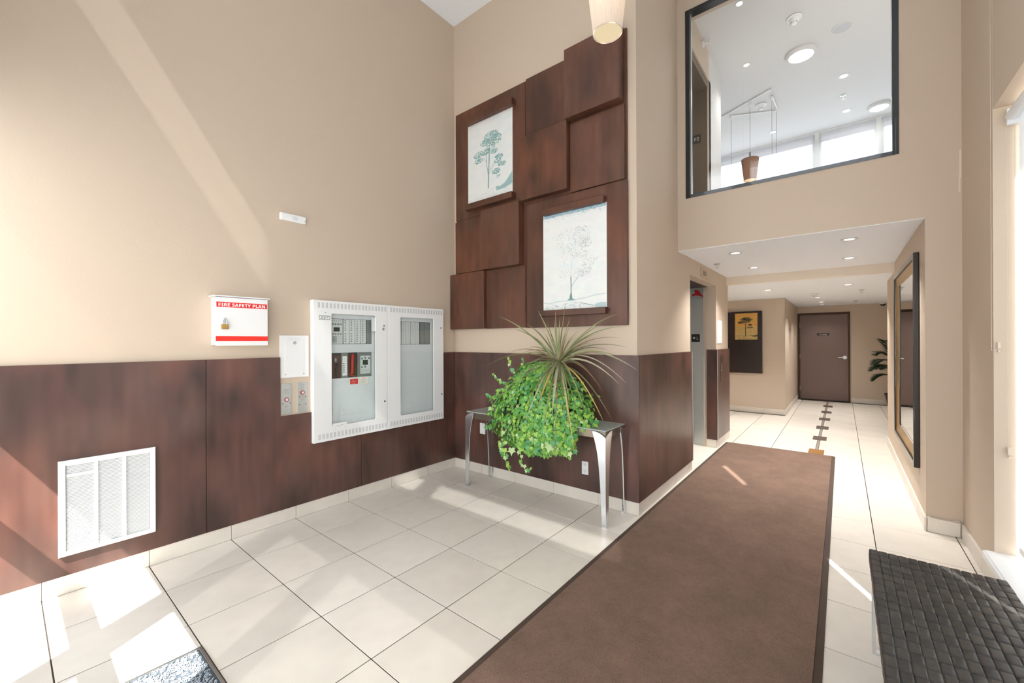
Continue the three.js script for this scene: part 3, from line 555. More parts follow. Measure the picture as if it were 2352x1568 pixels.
const BLADES = [[0.892, 1.574, 0.30, 0.12, 0.020, 0], [1.066, 1.511, 0.15, 0.12, 0.016, 1], [1.260, 1.609, 0.22, 0.05, 0.018, 0], [1.320, 1.522, 0.18, 0.03, 0.014, 1], [1.469, 1.525, 0.30, 0.02, 0.018, 0], [1.432, 1.601, 0.22, 0.02, 0.016, 2], [1.496, 1.539, 0.25, 0.02, 0.016, 0], [1.469, 1.676, 0.12, 0.02, 0.014, 1], [1.620, 1.532, 0.30, 0.04, 0.018, 0], [1.553, 1.469, 0.20, 0.03, 0.012, 2], [1.520, 1.462, 0.30, 0.01, 0.020, 0], [1.969, 1.552, 0.20, 0.14, 0.018, 0], [1.861, 1.478, 0.25, 0.08, 0.016, 1], [1.984, 1.460, 0.15, 0.14, 0.018, 0], [1.821, 1.396, 0.30, 0.08, 0.018, 1], [1.987, 1.374, 0.20, 0.14, 0.012, 2], [2.063, 1.305, 0.25, 0.14, 0.014, 1], [2.007, 1.247, 0.30, 0.13, 0.014, 2], [2.138, 1.143, 0.25, 0.20, 0.016, 3], [2.035, 1.176, 0.20, 0.18, 0.016, 1], [2.047, 1.046, 0.35, 0.20, 0.020, 3], [2.043, 1.042, 0.22, 0.22, 0.014, 3], [1.871, 0.974, 0.25, 0.20, 0.012, 2], [1.742, 1.314, 0.30, 0.08, 0.016, 1], [1.715, 1.337, 0.15, 0.09, 0.014, 0], [1.862, 1.282, 0.15, 0.13, 0.013, 1], [1.999, 1.254, 0.36, 0.13, 0.014, 0], [0.682, 1.110, 0.28, 0.20, 0.014, 1], [1.060, 1.459, 0.30, 0.10, 0.014, 1], [1.067, 1.241, 0.20, 0.13, 0.014, 2], [1.219, 1.299, 0.30, 0.10, 0.013, 1], [0.971, 1.242, 0.30, 0.15, 0.012, 2], [1.258, 1.403, 0.32, 0.08, 0.016, 0], [1.188, 1.222, 0.40, 0.12, 0.012, 1], [1.952, 0.755, 0.25, 0.20, 0.014, 1], [1.914, 0.735, 0.30, 0.20, 0.016, 1], [1.925, 0.774, 0.36, 0.20, 0.014, 4], [1.882, 0.823, 0.52, 0.18, 0.014, 0], [1.674, 0.785, 0.65, 0.16, 0.022, 3], [1.546, 0.872, 0.63, 0.15, 0.018, 4], [1.400, 0.701, 0.62, 0.16, 0.016, 3], [1.502, 0.728, 0.64, 0.16, 0.015, 1], [1.606, 0.693, 0.66, 0.16, 0.014, 2], [1.699, 0.503, 0.66, 0.20, 0.012, 2], [1.802, 0.567, 0.56, 0.20, 0.016, 4], [1.840, 0.791, 0.56, 0.17, 0.015, 1], [1.782, 0.899, 0.58, 0.15, 0.018, 0], [1.069, 0.893, 0.52, 0.17, 0.014, 1], [1.461, 1.028, 0.60, 0.12, 0.016, 0], [1.289, 1.038, 0.55, 0.13, 0.015, 1], [1.695, 0.955, 0.64, 0.12, 0.016, 3], [1.760, 0.824, 0.62, 0.15, 0.014, 1], [1.615, 0.972, 0.64, 0.11, 0.016, 0], [1.518, 0.939, 0.62, 0.12, 0.014, 1], [1.416, 0.868, 0.60, 0.14, 0.015, 1], [1.787, 0.735, 0.60, 0.17, 0.014, 3], [1.723, 1.045, 0.62, 0.10, 0.015, 1], [1.649, 1.042, 0.63, 0.10, 0.016, 0], [1.818, 0.999, 0.54, 0.12, 0.014, 0], [1.201, 0.956, 0.54, 0.15, 0.013, 1], [1.554, 1.080, 0.60, 0.09, 0.015, 1], [1.758, 1.165, 0.40, 0.10, 0.015, 1], [1.813, 1.130, 0.36, 0.12, 0.014, 1], [1.330, 1.151, 0.52, 0.10, 0.014, 1], [1.427, 1.192, 0.55, 0.08, 0.014, 2], [1.385, 1.414, 0.30, 0.03, 0.016, 1], [1.647, 1.398, 0.30, 0.05, 0.016, 1], [1.646, 1.442, 0.20, 0.06, 0.013, 0], [1.570, 1.417, 0.30, 0.02, 0.016, 2]];

// ---------------------------------------------------------------- decorative panels and tree prints on the back wall
{
  const t = thing('wall_panelling', 'dark brown stepped wood block panelling high on the wall behind the plant', 'wall panel', [0.98, 2.64, 0]);
  const P = [[0.052, 0.985, 2.64, 3.772, 0.026], [0.99, 1.46, 3.2, 3.788, 0.024], [1.458, 1.95, 3.223, 3.803, 0.112], [1.474, 1.962, 2.618, 3.2, 0.046], [0.978, 1.466, 2.645, 3.222, 0.09],
    [1.002, 1.976, 1.476, 2.612, 0.034], [0.476, 0.958, 2.064, 2.652, 0.098], [0.045, 0.474, 2.075, 2.625, 0.03], [0.006, 0.494, 1.482, 2.060, 0.072], [0.496, 0.985, 1.48, 2.062, 0.034]];
  part(t, 'backing', bx(0.058, 1.968, 1.486, 3.765, 0.0005, 0.02), woodDecor);
  for (const [a, b, c, d, e] of P) part(t, 'panel', rb(a, b, c, d, 0.001, e, 0.0025), woodDecor);
  part(t, 'side_batten', bx(1.95, 1.972, 2.62, 3.80, 0.001, 0.022), woodDecor);
  part(t, 'ledge', rb(0.255, 0.872, 3.582, 3.642, 0.026, 0.088, 0.002), woodDecor);
  part(t, 'ledge', rb(0.248, 0.868, 2.703, 2.762, 0.026, 0.088, 0.002), woodDecor);
  part(t, 'ledge', rb(1.212, 1.80, 2.462, 2.515, 0.034, 0.088, 0.002), woodDecor);
  part(t, 'ledge', rb(1.175, 1.815, 1.572, 1.622, 0.034, 0.088, 0.002), woodDecor);
  const blob = (x, cx, cy, rx, ry, n, cols) => { for (let k = 0; k < n; k++) { const a = rnd() * 6.28, q = Math.sqrt(rnd()); x.fillStyle = cols[Math.floor(rnd() * cols.length)]; x.beginPath(); x.ellipse(cx + Math.cos(a) * q * rx, cy + Math.sin(a) * q * ry, 2 + rnd() * 7, 1.5 + rnd() * 4.5, rnd() * 3, 0, 6.3); x.fill(); } };
  const paper = (x, w, h) => { x.fillStyle = '#e6e9e6'; x.fillRect(0, 0, w, h); for (let k = 0; k < 500; k++) { x.fillStyle = 'rgba(' + (190 + rnd() * 40 | 0) + ',' + (205 + rnd() * 30 | 0) + ',' + (205 + rnd() * 30 | 0) + ',0.06)'; x.beginPath(); x.ellipse(rnd() * w, rnd() * h, 20 + rnd() * 60, 10 + rnd() * 30, 0, 0, 6.3); x.fill(); } };
  const limb = (x, pts, wd, c) => { x.strokeStyle = c; x.lineWidth = wd; x.lineCap = 'round'; x.beginPath(); x.moveTo(...pts[0]); for (const p of pts.slice(1)) x.lineTo(...p); x.stroke(); };
  const teal = ['rgba(95,145,145,0.75)', 'rgba(140,180,180,0.7)', 'rgba(75,120,122,0.7)', 'rgba(120,165,160,0.75)', 'rgba(165,195,195,0.7)'];
  const tex1 = canvasTex(600, 820, (x, w, h) => {
    paper(x, w, h); const c = 'rgba(105,145,150,0.85)';
    limb(x, [[288, 690], [290, 560], [298, 430], [302, 300]], 13, c); limb(x, [[284, 700], [286, 560], [268, 470], [262, 360]], 7, c); limb(x, [[290, 560], [345, 500], [390, 470]], 4, c); limb(x, [[270, 440], [215, 380]], 4, c); limb(x, [[292, 520], [360, 470]], 3, c);
    for (const [a, b, rx, ry, n] of [[330, 190, 105, 45, 260], [390, 240, 80, 50, 200], [240, 235, 65, 32, 130], [320, 290, 60, 45, 110], [160, 335, 75, 34, 150], [150, 395, 62, 26, 110], [250, 330, 60, 30, 100], [365, 350, 50, 25, 80], [430, 420, 55, 24, 90], [410, 460, 48, 22, 70], [470, 500, 55, 22, 90], [390, 550, 60, 26, 90], [420, 590, 30, 30, 30]]) blob(x, a, b, rx, ry, n, teal);
    x.fillStyle = 'rgba(130,170,172,0.75)'; x.beginPath(); x.moveTo(600, 600); x.lineTo(545, 655); x.lineTo(505, 690); x.lineTo(440, 712); x.lineTo(410, 700); x.lineTo(385, 704); x.lineTo(400, 745); x.lineTo(500, 740); x.lineTo(600, 715); x.fill();
    for (let k = 0; k < 60; k++) { x.fillStyle = 'rgba(140,175,180,0.35)'; x.fillRect(rnd() * 600, 700 + rnd() * 110, 4 + rnd() * 30, 2 + rnd() * 4); }
  });
  const tex2 = canvasTex(620, 830, (x, w, h) => {
    paper(x, w, h); x.fillStyle = 'rgba(120,170,195,0.5)'; x.fillRect(0, 0, w, 26); for (let k = 0; k < 300; k++) { x.fillStyle = 'rgba(' + (90 + rnd() * 40 | 0) + ',150,175,' + (0.1 + rnd() * 0.3) + ')'; x.fillRect(rnd() * w, rnd() * rnd() * 62, 3 + rnd() * 14, 2 + rnd() * 7); }
    const g = ['rgba(130,140,142,0.36)', 'rgba(165,174,174,0.36)', 'rgba(100,112,116,0.32)', 'rgba(190,198,198,0.4)'], c = 'rgba(120,145,146,0.9)';
    limb(x, [[288, 740], [288, 640], [286, 560]], 11, c); limb(x, [[289, 640], [330, 590], [362, 560]], 4, c); limb(x, [[287, 580], [290, 500], [296, 420]], 3, 'rgba(150,160,160,0.6)');
    x.fillStyle = 'rgba(100,140,142,0.9)'; x.beginPath(); x.moveTo(282, 690); x.lineTo(268, 738); x.lineTo(246, 752); x.lineTo(335, 754); x.lineTo(300, 736); x.lineTo(294, 690); x.fill();
    for (const [a, b, rx, ry, n] of [[300, 250, 150, 130, 150], [220, 260, 80, 110, 80], [390, 220, 85, 80, 220], [430, 290, 60, 45, 130], [350, 330, 90, 70, 120], [400, 380, 60, 30, 60], [470, 440, 70, 40, 110], [420, 500, 70, 40, 120], [360, 540, 60, 30, 60], [230, 530, 60, 40, 40], [410, 540, 60, 20, 60], [250, 400, 90, 80, 50], [530, 430, 30, 12, 16]]) for (let k = 0; k < n; k++) { const q = Math.sqrt(rnd()), an = rnd() * 6.28; x.fillStyle = g[Math.floor(rnd() * 4)]; x.beginPath(); x.ellipse(a + Math.cos(an) * rx * q, b + Math.sin(an) * ry * q, 1 + rnd() * 5, 1 + rnd() * 3, rnd() * 3, 0, 6.3); x.fill(); }
    limb(x, [[0, 758], [60, 770], [140, 756], [300, 752], [420, 740], [520, 722], [620, 716]], 9, 'rgba(160,190,196,0.5)'); limb(x, [[372, 800], [385, 778], [440, 792], [500, 806]], 6, 'rgba(110,150,155,0.8)');
    x.fillStyle = 'rgba(150,185,188,0.7)'; x.beginPath(); x.ellipse(580, 806, 70, 22, 0, 0, 6.3); x.fill(); for (let k = 0; k < 40; k++) { x.fillStyle = 'rgba(110,150,155,0.5)'; x.fillRect(rnd() * 400, 770 + rnd() * 50, 6 + rnd() * 26, 2 + rnd() * 4); }
  });
  const pr = (label, a, b, c, d, z, tex) => { const q = thing('art_print', label, 'picture', [(a + b) / 2, c, z]); part(q, 'board', rb(a, b, c, d, z, z + 0.008, 0.001), whiteMatt); part(q, 'print', printGeo('z', z + 0.0085, a + 0.002, b - 0.002, c + 0.002, d - 0.002), printMat(tex, { roughness: 0.4 })); };
  pr('tall pale print of a blue-green pine tree, the upper of two on the panelling', 0.246, 0.838, 2.755, 3.588, 0.027, tex1);
  pr('pale print of a faint grey bare tree, just above the spiky plant', 1.194, 1.808, 1.618, 2.468, 0.035, tex2);
}

// ---------------------------------------------------------------- console table
{
  const t = thing('console_table', 'narrow console table with frosted glass top and four curved chrome legs', 'table', [1.238, 0, 0.185]);
  const X0 = 0.53, X1 = 1.945, Z0 = 0.012, Z1 = 0.355;
  part(t, 'table_top', rb(X0, X1, 0.692, 0.701, Z0, Z1, 0.002), tableGlass, 'frosted glass table top');
  part(t, 'apron', slab([[X0 + 0.004, -Z1 + 0.004], [X1 - 0.004, -Z1 + 0.004], [X1 - 0.004, -Z0 - 0.004], [X0 + 0.004, -Z0 - 0.004]], [[[X0 + 0.024, -Z1 + 0.024], [X1 - 0.024, -Z1 + 0.024], [X1 - 0.024, -Z0 - 0.024], [X0 + 0.024, -Z0 - 0.024]]], 'y', 0.638, 0.69, 0.001), nickel, 'dull nickel apron');
  part(t, 'shelf_plate', bx(X0 + 0.02, X1 - 0.02, 0.640, 0.646, Z0 + 0.02, Z1 - 0.02), nickel);
  const wing = () => {                                          // u runs away from the corner, v is height
    const s = new THREE.Shape(); s.moveTo(0, 0); s.lineTo(0.03, 0); s.bezierCurveTo(0.036, 0.16, 0.040, 0.34, 0.060, 0.50); s.bezierCurveTo(0.074, 0.60, 0.096, 0.655, 0.104, 0.688); s.bezierCurveTo(0.065, 0.690, 0.025, 0.672, 0, 0.645); s.lineTo(0, 0);
    return new THREE.ExtrudeGeometry(s, { depth: 0.007, bevelEnabled: true, bevelThickness: 0.002, bevelSize: 0.002, bevelSegments: 2, curveSegments: 14 });
  };
  for (const [cx, sx, cz, sz] of [[X0 - 0.004, 1, Z1 + 0.004, -1], [X1 + 0.004, -1, Z1 + 0.004, -1], [X0 - 0.004, 1, Z0 - 0.001, 1], [X1 + 0.004, -1, Z0 - 0.001, 1]]) {
    const a = wing(); a.scale(sx, 1, -sz); a.translate(cx, 0, cz);
    const b = wing(); b.scale(1, 1, 1).rotateY(-Math.PI / 2); b.scale(-sx, 1, sz); b.translate(cx, 0, cz);
    for (const [g, flip] of [[a, sx * -sz < 0], [b, -sx * sz < 0]]) if (flip) { const p = g.attributes; for (const k of Object.keys(p)) { const A = p[k], n = A.itemSize; for (let i = 0; i < A.count; i += 3) for (let c = 0; c < n; c++) { const q = A.array[(i + 1) * n + c]; A.array[(i + 1) * n + c] = A.array[(i + 2) * n + c]; A.array[(i + 2) * n + c] = q; } } g.computeVertexNormals(); }
    part(t, 'leg', merge([a, b, bx(cx + (sx > 0 ? 0 : -0.03), cx + (sx > 0 ? 0.03 : 0), 0, 0.012, cz + (sz > 0 ? 0 : -0.03), cz + (sz > 0 ? 0.03 : 0))]), chrome);
  }
}

// ---------------------------------------------------------------- planted pot: ivy below, spiky cordyline above
const leafGreens = [S(138, 196, 82), S(96, 172, 80), S(172, 214, 94), S(108, 182, 120), S(204, 228, 164)].map((c) => M({ color: c, roughness: 0.5, transmission: 0.22, thickness: 0 }));
function ivyLeaf() {
  const pts = [[0, 0], [0.22, -0.16], [0.5, 0.02], [0.36, 0.2], [0.62, 0.42], [0.3, 0.5], [0.14, 0.66], [0, 1.02], [-0.14, 0.66], [-0.3, 0.5], [-0.62, 0.42], [-0.36, 0.2], [-0.5, 0.02], [-0.22, -0.16]];
  const pos = [0, 0.28, 0.05], idx = [];
  for (const [x, y] of pts) pos.push(x, y, -0.14 * Math.abs(x) - 0.16 * Math.max(0, y - 0.4));
  for (let k = 1; k <= pts.length; k++) idx.push(0, k, k % pts.length + 1);
  const g = new THREE.BufferGeometry(); g.setAttribute('position', new THREE.Float32BufferAttribute(pos, 3)); g.setAttribute('uv', new THREE.Float32BufferAttribute(new Float32Array(pos.length / 3 * 2), 2)); g.setIndex(idx); g.computeVertexNormals(); return g;
}
{
  const pot = thing('plant_pot', 'dark round plant pot hidden under the ivy on the table', 'pot', [1.33, 0.701, 0.19]);
  part(pot, 'body', new THREE.LatheGeometry([[0, 0], [0.105, 0], [0.115, 0.02], [0.14, 0.24], [0.148, 0.25], [0.148, 0.27], [0.136, 0.27], [0.13, 0.24], [0, 0.235]].map((p) => new THREE.Vector2(...p)), 28).translate(1.33, 0.701, 0.19), M({ color: S(54, 48, 44), roughness: 0.6 }));
  part(pot, 'soil', cyl(0.128, 0.128, 0.02, 1.33, 0.945, 0.19), M({ color: S(48, 36, 28), roughness: 1 }));
  const ivy = thing('ivy', 'bushy green trailing ivy spilling over the front of the console table', 'ivy', [1.33, 0.95, 0.19]);
  const lg = ivyLeaf(), leaves = [], q = new THREE.Quaternion(), up = V(0, 1, 0);
  const C = V(1.33, 0.80, 0.20);
  const eye = camera.position.clone();
  const add = (p, n, size, kind) => {
    const z = n.clone().normalize(), down = V(rr(-0.5, 0.5), -1, rr(-0.3, 0.3)), x = new THREE.Vector3().crossVectors(down, z).normalize(), y = new THREE.Vector3().crossVectors(z, x);
    const m = new THREE.Matrix4().makeBasis(x, y, z); q.setFromRotationMatrix(m);
    leaves.push({ p: p.clone(), q: q.clone(), s: size, kind, see: z.dot(eye.clone().sub(p).normalize()) * size + (p.z - 0.2) * 0.03 + rnd() * 0.004 });
  };
  const prof = [[1.20, 0.03], [1.14, 0.20], [1.04, 0.31], [0.93, 0.385], [0.80, 0.44], [0.70, 0.46], [0.60, 0.45], [0.52, 0.40], [0.44, 0.28]];
  const radius = (y) => { for (let k = 0; k < prof.length - 1; k++) if (y <= prof[k][0] && y >= prof[k + 1][0]) { const t = (prof[k][0] - y) / (prof[k][0] - prof[k + 1][0]); return prof[k][1] * (1 - t) + prof[k + 1][1] * t; } return 0.2; };
  for (let k = 0; k < 4600; k++) {
    const y = 0.45 + 0.73 * rnd(), a = rnd() < 0.78 ? rr(0, Math.PI) : rr(Math.PI, 2 * Math.PI), r = radius(y) * (0.86 + 0.2 * rnd() * rnd());
    const lump = 1 + 0.13 * Math.sin(a * 3 + y * 9) + 0.09 * Math.sin(a * 7 - y * 17) + 0.05 * Math.sin(a * 13 + y * 31);
    const dx = Math.cos(a) * r * lump, dz = Math.sin(a) * r * lump * (Math.sin(a) > 0 ? 0.72 : 0.42);
    if (y < 0.70 && dz < 0.1) continue;
    const p = V(C.x + dx - 0.03 + (y < 0.52 ? -0.03 : 0), y, C.z + dz);
    if (p.z < 0.03) continue;
    const n = V(dx, 0.15 + (y - 0.75) * 0.8, dz * 1.6).normalize().add(V(rr(-0.55, 0.55), rr(-0.35, 0.55), rr(-0.35, 0.55)));
    const pick = rnd(), light = cl((p.x - 0.9) * 0.2 + 0.2);
    add(p, n, rnd() < 0.12 ? rr(0.038, 0.052) : rr(0.021, 0.038), pick < 0.36 ? 0 : pick < 0.62 ? 1 : pick < 0.82 ? 2 : pick < 0.94 ? 3 : 4);
  }
  for (let k = 0; k < 90; k++) { const a = rr(0, 6.28), r = 0.4 * Math.sqrt(rnd()); add(V(1.25 + Math.cos(a) * r * 0.75, rr(0.86, 1.12), 0.2 + Math.sin(a) * r * 0.3), V(rr(-0.4, 0.4), 0.9, rr(0, 0.9)), rr(0.035, 0.06), Math.floor(rnd() * 4)); }
  for (let k = 0; k < 260; k++) { const x = rr(1.34, 1.64), y = rr(0.64, 0.93), w = Math.sqrt(Math.max(0.05, 1 - ((x - 1.3) / 0.46) ** 2)); add(V(x, y, C.z + 0.31 * w * rr(0.88, 1.04)), V(rr(-0.3, 0.6), rr(-0.2, 0.5), 1), rr(0.023, 0.042), Math.floor(rnd() * 4)); }
  for (let k = 0; k < 240; k++) { const x = rr(1.42, 1.70), y = rr(0.50, 0.74) - 0.06 * rnd() * (1.7 - x); add(V(x, y, rr(0.37, 0.45) - 0.12 * Math.max(0, x - 1.58)), V(rr(-0.2, 0.7), rr(-0.2, 0.5), 1), rr(0.023, 0.042), Math.floor(rnd() * 5)); }
  // trailing runners with leaves along them
  const vines = [[[1.05, 0.60, 0.42], [1.0, 0.5, 0.42], [1.0, 0.42, 0.41], [1.06, 0.34, 0.4], [1.08, 0.27, 0.4]], [[1.2, 0.55, 0.42], [1.23, 0.44, 0.43], [1.25, 0.36, 0.43], [1.28, 0.31, 0.42], [1.32, 0.33, 0.42]], [[0.97, 0.72, 0.36], [0.88, 0.66, 0.37], [0.84, 0.60, 0.37], [0.80, 0.60, 0.37]], [[0.98, 0.98, 0.3], [0.9, 1.0, 0.29], [0.84, 1.02, 0.28], [0.80, 1.05, 0.27]], [[1.0, 0.88, 0.34], [0.9, 0.86, 0.34], [0.82, 0.86, 0.34], [0.79, 0.88, 0.33]], [[1.05, 1.08, 0.28], [0.99, 1.16, 0.27], [0.98, 1.2, 0.27]], [[1.6, 0.6, 0.4], [1.66, 0.52, 0.4], [1.67, 0.47, 0.4]], [[1.08, 0.52, 0.45], [1.05, 0.44, 0.46], [1.12, 0.42, 0.46]], [[1.68, 0.78, 0.34], [1.76, 0.74, 0.34], [1.78, 0.70, 0.34]], [[1.02, 0.80, 0.36], [0.93, 0.79, 0.37], [0.86, 0.77, 0.37], [0.83, 0.72, 0.37]], [[0.99, 0.93, 0.32], [0.92, 0.94, 0.31], [0.87, 0.92, 0.31]], [[1.12, 0.55, 0.44], [1.08, 0.5, 0.45], [1.02, 0.5, 0.45]], [[1.34, 0.5, 0.44], [1.36, 0.45, 0.44]], [[1.18, 1.1, 0.3], [1.14, 1.17, 0.29], [1.15, 1.2, 0.29]], [[1.6, 0.95, 0.36], [1.68, 0.93, 0.35], [1.72, 0.88, 0.35]]];
  const vineMat = M({ color: S(118, 104, 66), roughness: 0.7 });
  for (const v of vines) {
    const cv = new THREE.CatmullRomCurve3(v.map((p) => V(...p))); part(ivy, 'runner', new THREE.TubeGeometry(cv, 20, 0.0016, 5), vineMat);
    const n = Math.round(cv.getLength() / 0.03);
    for (let k = 0; k <= n; k++) { const p = cv.getPoint(k / n); add(p.add(V(rr(-0.012, 0.012), rr(-0.01, 0.01), rr(0, 0.015))), V(rr(-0.3, 0.5), rr(-0.1, 0.6), 1), rr(0.022, 0.044), Math.floor(rnd() * 5)); }
  }
  for (const [p, s] of [[[1.155, 0.47, 0.46], 0.062], [[1.075, 0.455, 0.46], 0.055], [[1.53, 0.56, 0.46], 0.07], [[1.50, 0.60, 0.46], 0.06], [[1.26, 0.5, 0.46], 0.055], [[1.03, 0.7, 0.44], 0.05]]) add(V(...p), V(0.25, 0.25, 1), s, s > 0.058 ? 4 : 2);
  leaves.sort((a, b) => b.see - a.see);
  leaves.slice(0, 300).forEach((l) => { const m = mesh('leaf', lg, leafGreens[l.kind], ivy); m.position.copy(l.p).sub(ivy.position); m.quaternion.copy(l.q); m.scale.setScalar(l.s); });
  const rest = leaves.slice(300), im = new THREE.InstancedMesh(lg, M({ color: 0xffffff, roughness: 0.5, transmission: 0.22, thickness: 0 }), rest.length);
  im.name = 'foliage'; im.userData.kind = 'stuff'; im.castShadow = im.receiveShadow = true; ivy.add(im);
  rest.forEach((l, k) => { im.setMatrixAt(k, new THREE.Matrix4().compose(l.p.clone().sub(ivy.position), l.q, V(l.s, l.s, l.s))); im.setColorAt(k, leafGreens[l.kind].color); });

  // cordyline: long narrow blades from one crown; [tip x, y, z, lift, colour]
  const cord = thing('cordyline', 'spiky cordyline with long thin arching blades rising above the ivy', 'plant', [1.462, 0.96, 0.22]);
  const bladeMats = [[[112, 128, 76], [178, 176, 132]], [[92, 104, 62], [150, 140, 104]], [[128, 112, 78], [172, 142, 112]], [[170, 168, 140], [206, 204, 180]], [[206, 172, 78], [222, 190, 110]]].map(([a, b]) => {
    const d = new Uint8Array(16 * 4); for (let k = 0; k < 16; k++) { const c = k < 3 || k > 12 ? b : k === 7 || k === 8 ? lerp3(a, b, 0.45) : a; d.set([...c.map((v) => v | 0), 255], k * 4); }
    const t = new THREE.DataTexture(d, 16, 1); t.magFilter = THREE.LinearFilter; t.colorSpace = THREE.SRGBColorSpace; t.needsUpdate = true; return M({ map: t, roughness: 0.42, transmission: 0.12, thickness: 0 });
  });
  part(cord, 'stem', tube([V(1.44, 0.955, 0.2), V(1.455, 1.06, 0.215), V(1.462, 1.17, 0.22)], 0.014, 12, 8), M({ color: S(96, 74, 56), roughness: 0.8 }));
  function blade(tip, lift, w, kind) {
    const b = V(1.462 + rr(-0.012, 0.012), 1.165 + rr(-0.02, 0.03), 0.22 + rr(-0.01, 0.012)), e = V(...tip), mid = b.clone().lerp(e, 0.45); mid.y += lift;
    const cv = new THREE.QuadraticBezierCurve3(b, mid, e), N = 16, pos = [], uv = [], idx = [];
    for (let k = 0; k <= N; k++) {
      const u = k / N, p = cv.getPoint(u), tg = cv.getTangent(u), view = eye.clone().sub(p).normalize(), side = new THREE.Vector3().crossVectors(tg, V(0.35, 0.55, 0.75)).normalize(), nrm = new THREE.Vector3().crossVectors(side, tg);
      const hw = w * (u < 0.12 ? 0.6 + 3.3 * u : Math.pow(1 - Math.pow((u - 0.12) / 0.88, 1.7), 0.9)) * 0.5 + 0.0004;
      for (const s of [-1, 0, 1]) { const c = p.clone().addScaledVector(side, s * hw).addScaledVector(nrm, s ? 0 : -hw * 0.35); pos.push(c.x, c.y, c.z); uv.push((s + 1) / 2, u); }
      if (k) for (const s of [0, 1]) { const a = (k - 1) * 3 + s; idx.push(a, a + 1, a + 3, a + 1, a + 4, a + 3); }
    }
    const g = new THREE.BufferGeometry(); g.setAttribute('position', new THREE.Float32BufferAttribute(pos, 3)); g.setAttribute('uv', new THREE.Float32BufferAttribute(uv, 2)); g.setIndex(idx); g.computeVertexNormals();
    part(cord, 'blade', g, bladeMats[kind]);
  }
  for (const l of BLADES) blade(l.slice(0, 3), l[3], 0.88 * l[4], l[5]);
}

// ---------------------------------------------------------------- carpet runner, entry mat, bench
{
  const t = thing('carpet_runner', 'long brown carpet runner with a dark rubber edge down the tiled floor', 'carpet', [2.645, 0, 0.2]);
  const x0 = 2.076, x1 = 3.213, z0 = -2.94, z1 = 3.38;
  const edge = slab(rrect(x0, x1, -z1, -z0, 0.03), [rrect(x0 + 0.03, x1 - 0.03, -z1 + 0.03, -z0 - 0.03, 0.012)], 'y', 0.0012, 0.008, 0.002);
  part(t, 'edge', edge, M({ color: S(72, 56, 46), roughness: 0.75 }), 'dark rubber edge');
  part(t, 'pile', slab(rrect(x0 + 0.03, x1 - 0.03, -z1 + 0.03, -z0 - 0.03, 0.012), [], 'y', 0.0012, 0.0125, 0.002), M({ map: carpetTex, roughness: 0.95, bumpMap: carpetBump, bumpScale: 0.0025, sheen: 0.3, sheenRoughness: 0.6, sheenColor: S(150, 118, 98) }));
}
{
  const t = thing('entry_mat', 'speckled grey-blue coil mat with metal edge set in the floor by the front glass', 'mat', [1.5, 0, 2.97]);
  part(t, 'edge_strip', slab(rect(1.062, 1.95, -3.40, -2.537), [rect(1.074, 1.94, -3.39, -2.549)], 'y', 0.0012, 0.009, 0.001), satin);
  part(t, 'base', bx(1.074, 1.938, 0.0012, 0.004, 2.55, 3.388), M({ color: S(70, 78, 86), roughness: 0.9 }));
  const loop = new THREE.TorusGeometry(0.0042, 0.0017, 4, 7), n = 9000, im = new THREE.InstancedMesh(loop, M({ color: S(176, 185, 192), roughness: 0.6 }), n);
  im.name = 'coil_pile'; im.userData.kind = 'stuff'; im.castShadow = im.receiveShadow = true; t.add(im);
  const m = new THREE.Matrix4(), e = new THREE.Euler();
  for (let k = 0; k < n; k++) { m.makeRotationFromEuler(e.set(rr(0, 3.1), rr(0, 3.1), rr(0, 3.1))); m.setPosition(rr(1.08, 1.932) - 1.5, 0.0065, rr(2.556, 3.382) - 2.97); im.setMatrixAt(k, m); }
}
